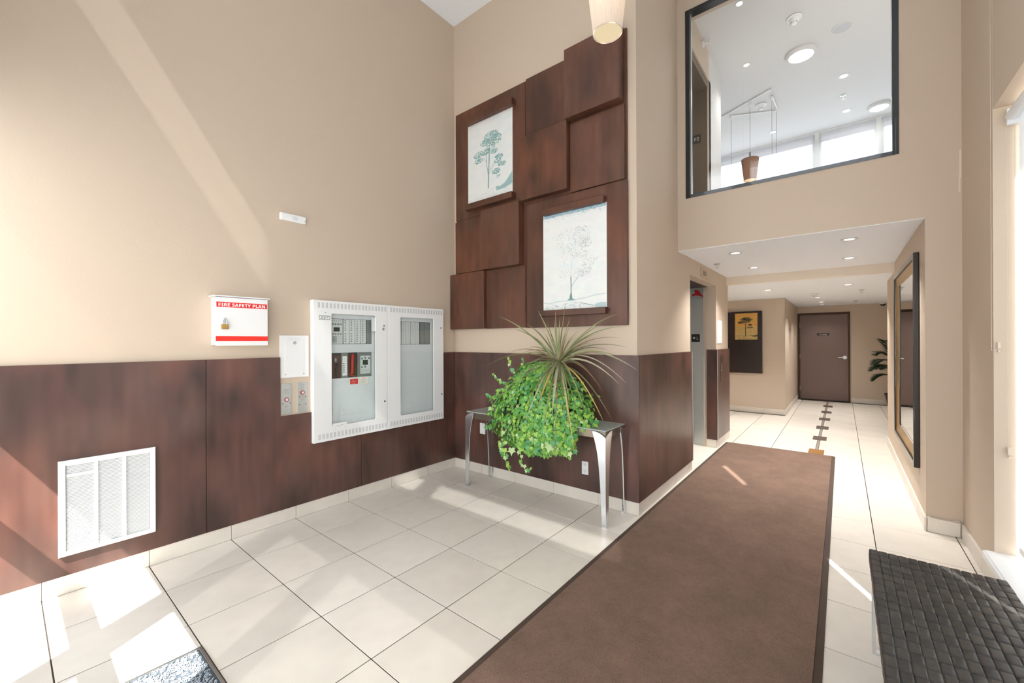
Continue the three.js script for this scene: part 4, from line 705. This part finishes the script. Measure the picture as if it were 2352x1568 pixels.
{
  const t = thing('bench', 'black woven leather strap bench on chrome legs beside the window', 'bench', [3.571, 0, 1.31]);
  const x0 = 3.371, x1 = 3.784, z0 = 0.605, z1 = 1.92, TOP = 0.40, NX = 13, NZ = 23, px = (x1 - x0) / NX, pz = (z1 - z0) / NZ, AMP = 0.0032, drop = 0.052;
  const leathers = [S(56, 54, 53), S(63, 60, 57), S(49, 48, 47)].map((c) => M({ color: c, roughness: 0.3, specularIntensity: 0.75 }));
  part(t, 'core', rb(x0 + 0.006, x1 - 0.006, TOP - 0.062, TOP - 0.007, z0 + 0.006, z1 - 0.006, 0.006), blackPlastic);
  const ribbon = (path, along, width, across, c0) => {          // path: [s, y] pairs; the strap is slightly crowned
    const pos = [], uv = [], idx = [], W = [-0.5, -0.44, -0.2, 0.2, 0.44, 0.5], H = [-0.0032, -0.0005, 0.0003, 0.0003, -0.0005, -0.0032];
    path.forEach(([s, y, nx], k) => W.forEach((w, j) => { const a = c0 + w * width; const yy = y + (nx ? 0 : H[j]), ss = s + (nx || 0) * -H[j] * -1; pos.push(...(along === 'z' ? [a, yy, ss] : [ss, yy, a])); uv.push(w, s); }));
    const n = W.length;
    for (let k = 1; k < path.length; k++) for (let j = 0; j < n - 1; j++) { const a = (k - 1) * n + j; if (along === 'z') idx.push(a, a + n, a + 1, a + 1, a + n, a + n + 1); else idx.push(a, a + 1, a + n, a + 1, a + n + 1, a + n); }
    const g = new THREE.BufferGeometry(); g.setAttribute('position', new THREE.Float32BufferAttribute(pos, 3)); g.setAttribute('uv', new THREE.Float32BufferAttribute(uv, 2)); g.setIndex(idx); g.computeVertexNormals(); return g;
  };
  const pathFor = (a, b, n, pitch, phase) => {
    const p = [[a - 0.001, TOP - drop, -1], [a - 0.0015, TOP - drop * 0.5, -1], [a - 0.0005, TOP - 0.008, -1]];
    for (let k = 0; k < n; k++) for (const [f, h] of [[0.03, 0.0], [0.08, 0.7], [0.16, 1], [0.84, 1], [0.92, 0.7], [0.97, 0.0]]) p.push([a + (k + f) * pitch, TOP - 0.004 + AMP * h * ((k + phase) % 2 ? 1 : -1) + 0.0007 * (rnd() - 0.5)]);
    p.push([b + 0.0005, TOP - 0.008, 1], [b + 0.0015, TOP - drop * 0.5, 1], [b + 0.001, TOP - drop, 1]); return p;
  };
  for (let i = 0; i < NX; i++) part(t, 'strap', ribbon(pathFor(z0, z1, NZ, pz, i), 'z', px * 0.985 * rr(0.96, 1.0), 0, x0 + (i + 0.5) * px + rr(-0.0008, 0.0008)), leathers[Math.floor(rnd() * 3)]);
  for (let j = 0; j < NZ; j++) part(t, 'strap', ribbon(pathFor(x0, x1, NX, px, j + 1), 'x', pz * 0.98 * rr(0.96, 1.0), 0, z0 + (j + 0.5) * pz + rr(-0.001, 0.001)), leathers[Math.floor(rnd() * 3)]);
  for (const z of [0.715, 1.86]) part(t, 'leg', slab([[3.375, 0], [3.779, 0], [3.779, 0.354], [3.767, 0.354], [3.767, 0.012], [3.387, 0.012], [3.387, 0.354], [3.375, 0.354]], [], 'z', z, z + 0.03, 0.001), chrome);
}

// ---------------------------------------------------------------- pendant lamps
const shadeCloth = M({ color: S(228, 216, 206), roughness: 1, transmission: 0.3, thickness: 0, side: THREE.DoubleSide });
function pleated(r0, r1, h, n) {                               // r0 at the bottom, r1 at the top
  const pos = [], uv = [], idx = [];
  for (let k = 0; k <= n; k++) for (const [j, [r, y]] of [[r0, 0], [r0 + (r1 - r0) / 2, h / 2], [r1, h]].entries()) { const a = k / n * Math.PI * 2, q = r * (1 + (k % 2 ? 0.012 : -0.012)); pos.push(Math.cos(a) * q, y, Math.sin(a) * q); uv.push(k / n, j / 2); }
  for (let k = 0; k < n; k++) for (const j of [0, 1]) { const a = k * 3 + j; idx.push(a, a + 1, a + 3, a + 1, a + 4, a + 3); }
  const g = new THREE.BufferGeometry(); g.setAttribute('position', new THREE.Float32BufferAttribute(pos, 3)); g.setAttribute('uv', new THREE.Float32BufferAttribute(uv, 2)); g.setIndex(idx); return plain(g).toNonIndexed ? (() => { const q = g.toNonIndexed(); q.computeVertexNormals(); return q; })() : g;
}
function pendant(label, x, y, z, shadeMat, power, warm, glow, top = CEIL) {
  const t = thing('pendant_lamp', label, 'lamp', [x, y, z]);
  mesh('shade', pleated(0.078, 0.112, 0.30, 120), shadeMat, t);
  mesh('rim', new THREE.TorusGeometry(0.0785, 0.003, 8, 60).rotateX(Math.PI / 2), shadeMat, t);
  mesh('diffuser', cyl(0.076, 0.076, 0.003, 0, 0.006, 0, 48), lamp(warm, glow, S(120, 108, 84)), t);
  mesh('top_plate', cyl(0.11, 0.11, 0.003, 0, 0.298, 0, 48), shadeMat, t);
  mesh('socket', cyl(0.012, 0.012, 0.1, 0, 0.35, 0, 12), greyMid, t);
  mesh('cord', cyl(0.0025, 0.0025, top - y - 0.4, 0, 0.4 + (top - y - 0.4) / 2, 0, 6), greyMid, t);
  if (top === CEIL) mesh('ceiling_cup', cyl(0.03, 0.034, 0.02, 0, CEIL - y - 0.01, 0, 20), white, t);
  if (power) {
    const l = new THREE.RectAreaLight(warm, power * 30, 0.13, 0.13); l.position.set(x, y - 0.002, z); l.lookAt(x, y - 5, z); scene.add(l);
    const l2 = new THREE.PointLight(warm, power * 0.16); l2.position.set(x, y + 0.15, z); l2.castShadow = true; l2.shadow.radius = 1.5; scene.add(l2);
  }
  return t;
}
pendant('cream pleated pendant lamp glowing warm underneath, in front of the wood panelling', 2.26, 3.075, 0.957, shadeCloth, 0.07, new THREE.Color(1, 0.82, 0.52), 0.2);

// ---------------------------------------------------------------- upper hall fixtures
const brownShade = M({ color: S(150, 112, 86), roughness: 0.9, transmission: 0.25, thickness: 0 });
{
  const t = thing('track_rail', 'white triangular ceiling track with hanging cords in the upper hall', 'light track', [2.3, CEIL, -3.8]);
  const bar = (a, b) => part(t, 'rail', tube([V(a[0], CEIL - 0.012, a[1]), V((a[0] + b[0]) / 2, CEIL - 0.012, (a[1] + b[1]) / 2), V(b[0], CEIL - 0.012, b[1])], 0.011, 4, 8), white);
  bar([1.87, -3.80], [2.54, -3.46]); bar([2.53, -3.66], [2.545, -4.06]); bar([1.975, -3.867], [2.54, -4.13]);
  for (const [x, z] of [[1.976, -3.867], [2.255, -3.668], [2.523, -3.679], [2.539, -4.051]]) part(t, 'connector', cyl(0.02, 0.014, 0.05, x, CEIL - 0.03, z, 12), white);
}
pendant('brown pleated pendant lamp hanging in the upper hall window', 2.255, 3.655, -3.668, brownShade, 0.05, new THREE.Color(1, 0.62, 0.3), 0.25, CEIL - 0.056);
pendant('low brown pendant on the long cord nearest the upper lift wall', 1.976, 2.95, -3.867, brownShade, 0, new THREE.Color(1, 0.62, 0.3), 0.3, CEIL - 0.056);
pendant('low brown pendant on the first of two close cords in the upper hall', 2.523, 2.95, -3.679, brownShade, 0, new THREE.Color(1, 0.62, 0.3), 0.3, CEIL - 0.056);
pendant('low brown pendant on the second of two close cords in the upper hall', 2.539, 2.95, -4.051, brownShade, 0, new THREE.Color(1, 0.62, 0.3), 0.3, CEIL - 0.056);
function ceilingDome(label, x, z, y, r, power) {
  const t = thing('ceiling_dome_light', label, 'ceiling light', [x, y, z]);
  part(t, 'trim_ring', new THREE.LatheGeometry([[r * 0.98, 0], [r, -0.012], [r * 0.96, -0.03], [r * 0.86, -0.042], [r * 0.78, -0.045], [r * 0.78, -0.02]].map((p) => new THREE.Vector2(...p)), 48).translate(x, y, z), hallWhite);
  part(t, 'diffuser', new THREE.LatheGeometry([[0, -0.062], [r * 0.4, -0.06], [r * 0.65, -0.053], [r * 0.78, -0.042]].map((p) => new THREE.Vector2(...p)), 48).translate(x, y, z), lamp(new THREE.Color(1, 0.98, 0.95), 0.75));
  const l = new THREE.RectAreaLight(new THREE.Color(1, 0.97, 0.93), power, r * 1.3, r * 1.3); l.position.set(x, y - 0.07, z); l.lookAt(x, y - 5, z); scene.add(l);
}
ceilingDome('round dome ceiling light in the middle of the upper hall', 2.91, -2.88, CEIL, 0.16, 5);
ceilingDome('round dome ceiling light by the black window frame edge of the upper hall', 3.711, -4.93, CEIL, 0.135, 5);
const spotGlow = new THREE.Color(1, 0.985, 0.96);
function downlight(label, x, z, y, r, power, group) {
  const t = thing('downlight', label, 'downlight', [x, y, z], group);
  part(t, 'trim', new THREE.LatheGeometry([[r * 0.62, 0.0], [r * 0.64, -0.004], [r, -0.005], [r * 1.03, -0.002], [r * 1.03, 0]].map((p) => new THREE.Vector2(...p)), 36).translate(x, y, z), M({ color: S(214, 214, 212), roughness: 0.4 }));
  part(t, 'lens', cyl(r * 0.62, r * 0.62, 0.002, x, y - 0.0025, z, 28), lamp(spotGlow, 1.1));
  if (power) { const l = new THREE.SpotLight(spotGlow, power, 0, 0.98, 1); l.position.set(x, y - 0.012, z); l.target.position.set(x, 0, z); l.castShadow = true; l.shadow.radius = r * 0.62 / 0.02; scene.add(l, l.target); }
}
downlight('small bright downlight nearest the top of the upper hall window', 2.477, -1.616, CEIL, 0.045, 0.8);
downlight('small bright downlight between the dome light and the lift wall', 2.365, -2.717, CEIL, 0.045, 0.8);
downlight('ringed downlight beside the dome light in the upper hall', 3.307, -3.759, CEIL, 0.065, 0.8);
downlight('dim ringed downlight close to the second dome light of the upper hall', 3.341, -4.818, CEIL, 0.065, 0);
downlight('tiny downlight at the far pale wall beside the lift', 1.52, -4.85, CEIL, 0.055, 0.8);
downlight('tiny downlight behind the two close hanging cords', 2.408, -4.861, CEIL, 0.055, 0.8);
function smokeDetector(label, x, z, y, s = 1) {
  const t = thing('smoke_detector', label, 'smoke detector', [x, y, z]);
  part(t, 'base', new THREE.LatheGeometry([[0, 0], [0.07, 0], [0.07, -0.012], [0.062, -0.02], [0, -0.02]].map(([a, b]) => new THREE.Vector2(a * s, b * s)), 32).translate(x, y, z), white);
  part(t, 'sensor_head', new THREE.LatheGeometry([[0.05, -0.02], [0.046, -0.042], [0.034, -0.052], [0.028, -0.068], [0, -0.07]].map(([a, b]) => new THREE.Vector2(a * s, b * s)), 28).translate(x, y, z), white);
  const gs = []; for (let k = 0; k < 10; k++) gs.push(new THREE.BoxGeometry(0.006 * s, 0.010 * s, 0.003 * s).translate(0, 0, 0.0315 * s).rotateY(k * 0.628).translate(x, y - 0.06 * s, z));
  part(t, 'openings', merge(gs), greyMid);
}
smokeDetector('white smoke detector above the dome light in the upper hall', 2.894, -2.183, CEIL);
smokeDetector('white smoke detector inside the triangular ceiling track', 2.374, -3.829, CEIL);
function sprinkler(label, x, z, y) {
  const t = thing('sprinkler', label, 'sprinkler', [x, y, z]);
  part(t, 'escutcheon', new THREE.LatheGeometry([[0, 0], [0.036, 0], [0.034, -0.006], [0.012, -0.012], [0, -0.012]].map((p) => new THREE.Vector2(...p)), 24).translate(x, y, z), satin);
  const f = part(t, 'frame', merge([tube([V(x - 0.008, y - 0.01, z), V(x - 0.013, y - 0.03, z), V(x, y - 0.047, z)], 0.0028, 10, 6), tube([V(x + 0.008, y - 0.01, z), V(x + 0.013, y - 0.03, z), V(x, y - 0.047, z)], 0.0028, 10, 6)]), satin);
  part(t, 'deflector', cyl(0.017, 0.017, 0.002, x, y - 0.049, z, 16), satin);
}
sprinkler('ceiling sprinkler beyond the ringed downlight of the upper hall', 3.301, -4.293, CEIL);
{
  const x = 3.287, z = -2.681, t = thing('ceiling_speaker', 'faint round grille flush in the upper hall ceiling', 'speaker', [x, CEIL, z]);
  part(t, 'rim', new THREE.TorusGeometry(0.085, 0.006, 8, 40).rotateX(Math.PI / 2).translate(x, CEIL - 0.002, z), hallWhite);
  part(t, 'grille', cyl(0.082, 0.082, 0.004, x, CEIL - 0.003, z, 40), M({ color: S(196, 197, 200), roughness: 0.8 }));
}
{
  const t = thing('wall_sprinkler', 'small white sidewall sprinkler above the upper lift', 'sprinkler', [2.06, 4.70, -1.9]);
  part(t, 'escutcheon', cylX(0.034, 0.01, 2.065, 4.705, -1.9), white);
  part(t, 'pipe', cylX(0.009, 0.08, 2.10, 4.705, -1.9, 12), white);
  part(t, 'deflector', rb(2.135, 2.14, 4.672, 4.735, -1.925, -1.875, 0.002), white);
}
// printed signs
function plateZ(name, label, cat, x0, x1, y0, y1, z, draw, cw, ch, back = blackPlastic) {
  const t = thing(name, label, cat, [(x0 + x1) / 2, (y0 + y1) / 2, z]);
  part(t, 'plate', rb(x0, x1, y0, y1, z, z + 0.004, 0.0015), back);
  part(t, 'lettering', printGeo('z', z + 0.0045, x0 + 0.001, x1 - 0.001, y0 + 0.001, y1 - 0.001), printMat(canvasTex(cw, ch, draw)));
}
plateZ('level_sign', 'small black sign lettered P2 on the upper lift jamb', 'sign', 1.872, 1.966, 3.727, 3.832, -2.174, (x, w, h) => { x.fillStyle = '#141414'; x.fillRect(0, 0, w, h); x.fillStyle = '#dcdcd6'; x.font = '104px sans-serif'; x.textAlign = 'center'; x.textBaseline = 'middle'; x.fillText('P2', w / 2, h / 2 + 4, w * 0.8); }, 180, 200);
plateZ('level_sign', 'small black sign with a star and L on the steel lift jamb', 'sign', 1.742, 1.845, 1.335, 1.436, -2.574, (x, w, h) => {
  x.fillStyle = '#111'; x.fillRect(0, 0, w, h); x.fillStyle = '#e6e6e0'; x.beginPath(); for (let k = 0; k < 10; k++) { const a = -Math.PI / 2 + k * Math.PI / 5, r = k % 2 ? 17 : 43; x.lineTo(66 + Math.cos(a) * r, h / 2 + Math.sin(a) * r); } x.fill();
  x.font = '112px sans-serif'; x.textAlign = 'center'; x.textBaseline = 'middle'; x.fillText('L', 148, h / 2 + 5);
}, 204, 200);
{
  const t = thing('helmet_sign', 'red fire helmet symbol high on the steel lift jamb', 'sign', [1.82, 1.95, -2.574]);
  const z = -2.574;
  part(t, 'plate', rb(1.745, 1.905, 1.895, 2.03, z, z + 0.002, 0.0008), satin);
  const s = new THREE.Shape(); s.moveTo(1.752, 1.925); s.quadraticCurveTo(1.80, 1.95, 1.84, 1.93); s.quadraticCurveTo(1.875, 1.922, 1.888, 1.908); s.quadraticCurveTo(1.885, 1.94, 1.855, 1.955); s.quadraticCurveTo(1.85, 2.0, 1.805, 2.01); s.quadraticCurveTo(1.762, 2.005, 1.757, 1.955); s.lineTo(1.752, 1.925);
  part(t, 'helmet', new THREE.ExtrudeGeometry(s, { depth: 0.0008, bevelEnabled: false }).translate(0, 0, z + 0.002), redPlastic);
  const b = new THREE.Shape(); b.moveTo(1.762, 1.96); b.lineTo(1.785, 1.965); b.lineTo(1.783, 1.985); b.quadraticCurveTo(1.775, 1.995, 1.766, 1.985); b.lineTo(1.762, 1.96);
  part(t, 'badge', new THREE.ExtrudeGeometry(b, { depth: 0.0008, bevelEnabled: false }).translate(0, 0, z + 0.003), white);
}

// ---------------------------------------------------------------- corridor
const CY = 2.22, CL = 2.115, CP = 2.7;
downlight('corridor downlight near the lift, closest to the lobby', 2.456, -1.481, CY, 0.06, CP);
downlight('corridor downlight near the lift, second from the lobby', 2.463, -2.530, CY, 0.06, CP);
downlight('corridor downlight near the mirror, closest to the lobby', 3.330, -1.490, CY, 0.06, CP);
downlight('corridor downlight near the mirror, second from the lobby', 3.341, -2.529, CY, 0.06, CP);
downlight('downlight just past the ceiling beam on the painting side', 2.407, -4.20, CL, 0.06, CP);
downlight('downlight just past the ceiling beam on the mirror side', 3.350, -4.20, CL, 0.06, CP);
downlight('first of three small lights leading to the brown door', 2.944, -6.10, CL, 0.055, CP);
downlight('second of three small lights leading to the brown door', 2.955, -7.15, CL, 0.055, CP * 0.6);
downlight('last small light in front of the brown door', 2.95, -7.95, CL, 0.055, CP * 0.25);
downlight('light over the side passage around the corner from the painting', 1.3, -4.5, CL, 0.06, CP);
sprinkler('corridor sprinkler near the lift', 2.178, -1.999, CY);
sprinkler('corridor sprinkler past the beam on the mirror side', 3.513, -5.10, CL);
sprinkler('corridor sprinkler nearest the dome camera', 3.486, -7.20, CL);
smokeDetector('corridor smoke detector in front of the brown door', 2.933, -5.25, CL, 0.75);
{
  const t = thing('dome_camera', 'small dark dome camera on the wall above the palm', 'camera', [3.94, 2.09, -8.37]);
  part(t, 'base', cyl(0.06, 0.055, 0.02, 3.94, 2.105, -8.33), white);
  part(t, 'dome', new THREE.SphereGeometry(0.047, 24, 12, 0, Math.PI * 2, Math.PI / 2, Math.PI / 2).translate(3.94, 2.096, -8.33), M({ color: S(48, 38, 30), roughness: 0.1, clearcoat: 1 }));
}
{
  const t = thing('hall_lantern', 'square beige lift indicator plate above the lift opening', 'indicator', [2.04, 2.125, -1.988]);
  part(t, 'plate', rb(2.04, 2.048, 2.072, 2.18, -2.148, -1.828, 0.003), M({ color: S(196, 176, 150), roughness: 0.45 }));
  part(t, 'lens', rb(2.047, 2.050, 2.1, 2.15, -2.06, -1.918, 0.001), M({ color: S(120, 100, 74), roughness: 0.3 }));
}
{
  const t = thing('notice_sheet', 'white notice sheet framed on the pillar above the call buttons', 'notice', [2.04, 1.46, -2.74]);
  part(t, 'frame', rb(2.04, 2.047, 1.314, 1.61, -2.858, -2.621, 0.002), white);
  part(t, 'sheet', printGeo('x', 2.0475, -2.85, -2.629, 1.322, 1.602), printMat(canvasTex(256, 320, (x, w, h) => { x.fillStyle = '#f0f1f0'; x.fillRect(0, 0, w, h); x.fillStyle = '#b4bcc0'; for (let k = 0; k < 9; k++) for (let a = 20; a < 220;) { const l = 10 + rnd() * 34; x.fillRect(a, 40 + k * 28, Math.min(l, 232 - a), 5); a += l + 8; } })));
}
{
  const t = thing('call_station', 'tall slim bronze call button plate on the pillar wainscot', 'call plate', [2.058, 0.99, -2.75]);
  part(t, 'plate', rb(2.058, 2.063, 0.82, 1.168, -2.79, -2.716, 0.002), M({ color: S(112, 84, 66), roughness: 0.3, metalness: 0.8 }));
  parts(t, 'button', [[0.012, 0.006, 2.065, 1.02, -2.753], [0.012, 0.006, 2.065, 0.965, -2.753]], cylX, chrome);
  part(t, 'lens', rb(2.063, 2.065, 1.07, 1.14, -2.775, -2.731, 0.001), blackPlastic);
}
{ // framed mirror on the corridor wall
  const t = thing('mirror', 'tall mirror with black outer frame and gold inner border', 'mirror', [3.74, 1.195, -2.06]);
  const a = -2.82, b = -1.30, c = 0.37, d = 2.02;
  part(t, 'black_frame', slab(zu(a, b, c, d), [zu(a + 0.045, b - 0.045, c + 0.045, d - 0.045)], 'x', 3.705, 3.7395, 0.006), M({ color: S(34, 28, 24), roughness: 0.3, clearcoat: 0.4 }));
  const inner = []; const A = [a + 0.04, b - 0.04, c + 0.04, d - 0.04], B = [a + 0.135, b - 0.135, c + 0.135, d - 0.135];
  const q = (p) => { const g = new THREE.BufferGeometry(); g.setAttribute('position', new THREE.Float32BufferAttribute([...p[0], ...p[1], ...p[2], ...p[0], ...p[2], ...p[3]], 3)); g.setAttribute('uv', new THREE.Float32BufferAttribute(new Float32Array(12), 2)); g.computeVertexNormals(); return g; };
  const co = (R, x) => [[x, R[2], R[0]], [x, R[2], R[1]], [x, R[3], R[1]], [x, R[3], R[0]]], o = co(A, 3.716), i2 = co(B, 3.731);
  for (let k = 0; k < 4; k++) inner.push(q([o[k], o[(k + 1) % 4], i2[(k + 1) % 4], i2[k]]));
  part(t, 'gold_border', merge(inner), gold);
  part(t, 'mirror_glass', bx(3.730, 3.738, B[2] - 0.01, B[3] + 0.01, B[0] - 0.01, B[1] + 0.01), mirrorMat);
}
{ // dark panel with golden tree painting
  const t = thing('picture_panel', 'dark wood backing panel behind the golden tree painting', 'wall panel', [1.86, 1.32, -5.76]);
  part(t, 'panel', rb(1.63, 2.128, 1.326, 1.898, -5.76, -5.70, 0.003), woodDark);
  part(t, 'panel', rb(1.45, 1.632, 1.326, 1.892, -5.76, -5.72, 0.003), woodDark);
  part(t, 'panel', rb(1.45, 2.128, 0.738, 1.3255, -5.76, -5.715, 0.003), woodDark);
  const p = thing('art_print', 'golden painting of a dark spreading tree on the corridor wall', 'picture', [1.87, 1.366, -5.70]);
  part(p, 'board', rb(1.684, 2.06, 1.366, 1.865, -5.70, -5.692, 0.001), woodDark);
  part(p, 'print', printGeo('z', -5.6915, 1.686, 2.058, 1.368, 1.863), printMat(canvasTex(376, 500, (x, w, h) => {
    x.fillStyle = '#d2a04a'; x.fillRect(0, 0, w, h);
    for (let k = 0; k < 900; k++) { const v = rnd(), y = rnd() * h, g = y / h; x.fillStyle = g < 0.5 ? 'rgba(' + (200 + v * 30 | 0) + ',' + (140 + v * 40 | 0) + ',' + (50 + v * 50 | 0) + ',0.25)' : 'rgba(' + (150 + v * 60 | 0) + ',' + (145 + v * 40 | 0) + ',' + (90 + v * 40 | 0) + ',' + 0.3 * g + ')'; x.beginPath(); x.ellipse(rnd() * w, y, 8 + v * 34, 4 + v * 14, 0, 0, 6.3); x.fill(); }
    x.strokeStyle = '#1d1c14'; x.lineCap = 'round'; x.lineWidth = 12; x.beginPath(); x.moveTo(182, 425); x.lineTo(180, 300); x.lineTo(186, 190); x.stroke(); x.lineWidth = 4; x.beginPath(); x.moveTo(182, 280); x.lineTo(260, 285); x.moveTo(182, 230); x.lineTo(120, 190); x.stroke();
    const bl = (cx, cy, rx, ry, n) => { for (let k = 0; k < n; k++) { const a = rnd() * 6.28, q2 = Math.sqrt(rnd()); x.fillStyle = ['#1f2618', '#2a3020', '#353a26'][k % 3]; x.beginPath(); x.ellipse(cx + Math.cos(a) * q2 * rx, cy + Math.sin(a) * q2 * ry, 6, 3.5, 0, 0, 6.3); x.fill(); } };
    bl(190, 100, 60, 26, 120); bl(150, 120, 60, 20, 90); bl(235, 128, 60, 26, 110); bl(95, 175, 45, 24, 90); bl(190, 160, 70, 22, 100); bl(255, 225, 34, 20, 60); bl(260, 270, 50, 12, 50);
    x.fillStyle = '#2a261c'; x.beginPath(); x.moveTo(240, 412); x.quadraticCurveTo(300, 440, 376, 412); x.lineTo(376, 440); x.quadraticCurveTo(300, 452, 240, 412); x.fill();
    for (let k = 0; k < 120; k++) { x.fillStyle = 'rgba(70,80,45,0.35)'; x.fillRect(rnd() * w, 410 + rnd() * 90, 8 + rnd() * 30, 2 + rnd() * 6); }
  })));
}
plateZ('door_sign', 'narrow black sign lettered To Parking on the brown door', 'sign', 2.84, 3.058, 1.458, 1.502, -8.409, (x, w, h) => { x.fillStyle = '#181818'; x.fillRect(0, 0, w, h); x.fillStyle = '#e8e4dc'; x.font = 'bold 52px sans-serif'; x.textAlign = 'center'; x.textBaseline = 'middle'; x.fillText('To  Parking', w / 2, h / 2 + 3); }, 440, 90);
{
  const t = thing('door_stop', 'small steel door stop on the floor before the brown door', 'door stop', [2.55, 0, -7.95]);
  part(t, 'base', cyl(0.026, 0.03, 0.012, 2.55, 0.007, -7.95), steel);
  part(t, 'dome', new THREE.SphereGeometry(0.023, 16, 10, 0, Math.PI * 2, 0, Math.PI / 2).scale(1, 1.5, 1).translate(2.55, 0.012, -7.95), whiteMatt);
}
{ // potted palm round the corner
  const PX = 4.06, PZ = -7.95, t = thing('potted_palm', 'dark green potted palm half hidden behind the corridor wall', 'palm', [PX, 0, PZ]);
  part(t, 'pot', new THREE.LatheGeometry([[0, 0.001], [0.075, 0.001], [0.085, 0.05], [0.115, 0.24], [0.13, 0.27], [0.13, 0.29], [0.118, 0.29], [0.105, 0.25], [0, 0.25]].map((p) => new THREE.Vector2(...p)), 28).translate(PX, 0, PZ), M({ color: S(58, 42, 30), roughness: 0.4 }));
  const pm = M({ color: S(38, 56, 32), roughness: 0.5, transmission: 0.15, thickness: 0 }), stem = M({ color: S(74, 62, 40), roughness: 0.8 });
  const frond = (bx0, by, dx, dz, len, rise) => {
    const b = V(PX + bx0, by, PZ), e = V(PX + bx0 + dx * len, by + rise, PZ + dz * len), mid = b.clone().lerp(e, 0.5); mid.y += 0.16; const cv = new THREE.QuadraticBezierCurve3(b, mid, e), gs = [new THREE.TubeGeometry(cv, 14, 0.004, 5)];
    for (let k = 4; k <= 32; k++) for (const s of [-1, 1]) {
      const u = k / 32, p = cv.getPoint(u), tg = cv.getTangent(u), side = new THREE.Vector3().crossVectors(tg, V(0, 1, 0)).normalize(), l = 0.20 * Math.sin(Math.PI * (0.16 + 0.8 * u)) + 0.04, d = tg.clone().multiplyScalar(0.75).addScaledVector(side, s * 0.6).add(V(0, -0.25 + rr(-0.1, 0.1), 0)).normalize(), w = new THREE.Vector3().crossVectors(d, V(0.2, 0.5, 1)).normalize().multiplyScalar(0.0065), q = p.clone().addScaledVector(d, l), m1 = p.clone().addScaledVector(d, l * 0.45);
      const g = new THREE.BufferGeometry(); g.setAttribute('position', new THREE.Float32BufferAttribute([...p.toArray(), ...m1.clone().add(w).toArray(), ...q.toArray(), ...p.toArray(), ...q.toArray(), ...m1.clone().sub(w).toArray()], 3)); g.setAttribute('uv', new THREE.Float32BufferAttribute(new Float32Array(12), 2)); g.computeVertexNormals(); gs.push(g);
    }
    part(t, 'frond', merge(gs), pm);
  };
  part(t, 'stem', tube([V(PX, 0.25, PZ), V(PX - 0.01, 0.6, PZ), V(PX, 0.98, PZ)], 0.016, 12, 7), stem);
  part(t, 'stem', tube([V(PX + 0.04, 0.25, PZ), V(PX + 0.05, 0.5, PZ), V(PX + 0.04, 0.75, PZ + 0.03)], 0.013, 12, 7), stem);
  for (const f of [[0, 0.98, -0.5, 0.5, 0.22, 0.36], [0, 0.95, -0.9, 0.25, 0.26, 0.12], [0, 0.9, -0.85, 0.5, 0.34, -0.02], [0, 0.8, -0.95, 0.3, 0.36, -0.04], [0, 0.62, -0.95, 0.2, 0.32, -0.06], [0, 0.98, 0.3, 0.5, 0.3, 0.3], [0, 0.95, 0.8, 0.1, 0.3, 0.15], [0.03, 0.75, 0.6, 0.6, 0.34, 0.05], [0, 0.72, -0.6, 0.75, 0.36, 0.08]]) frond(...f);
}
renderer.render(scene, camera);
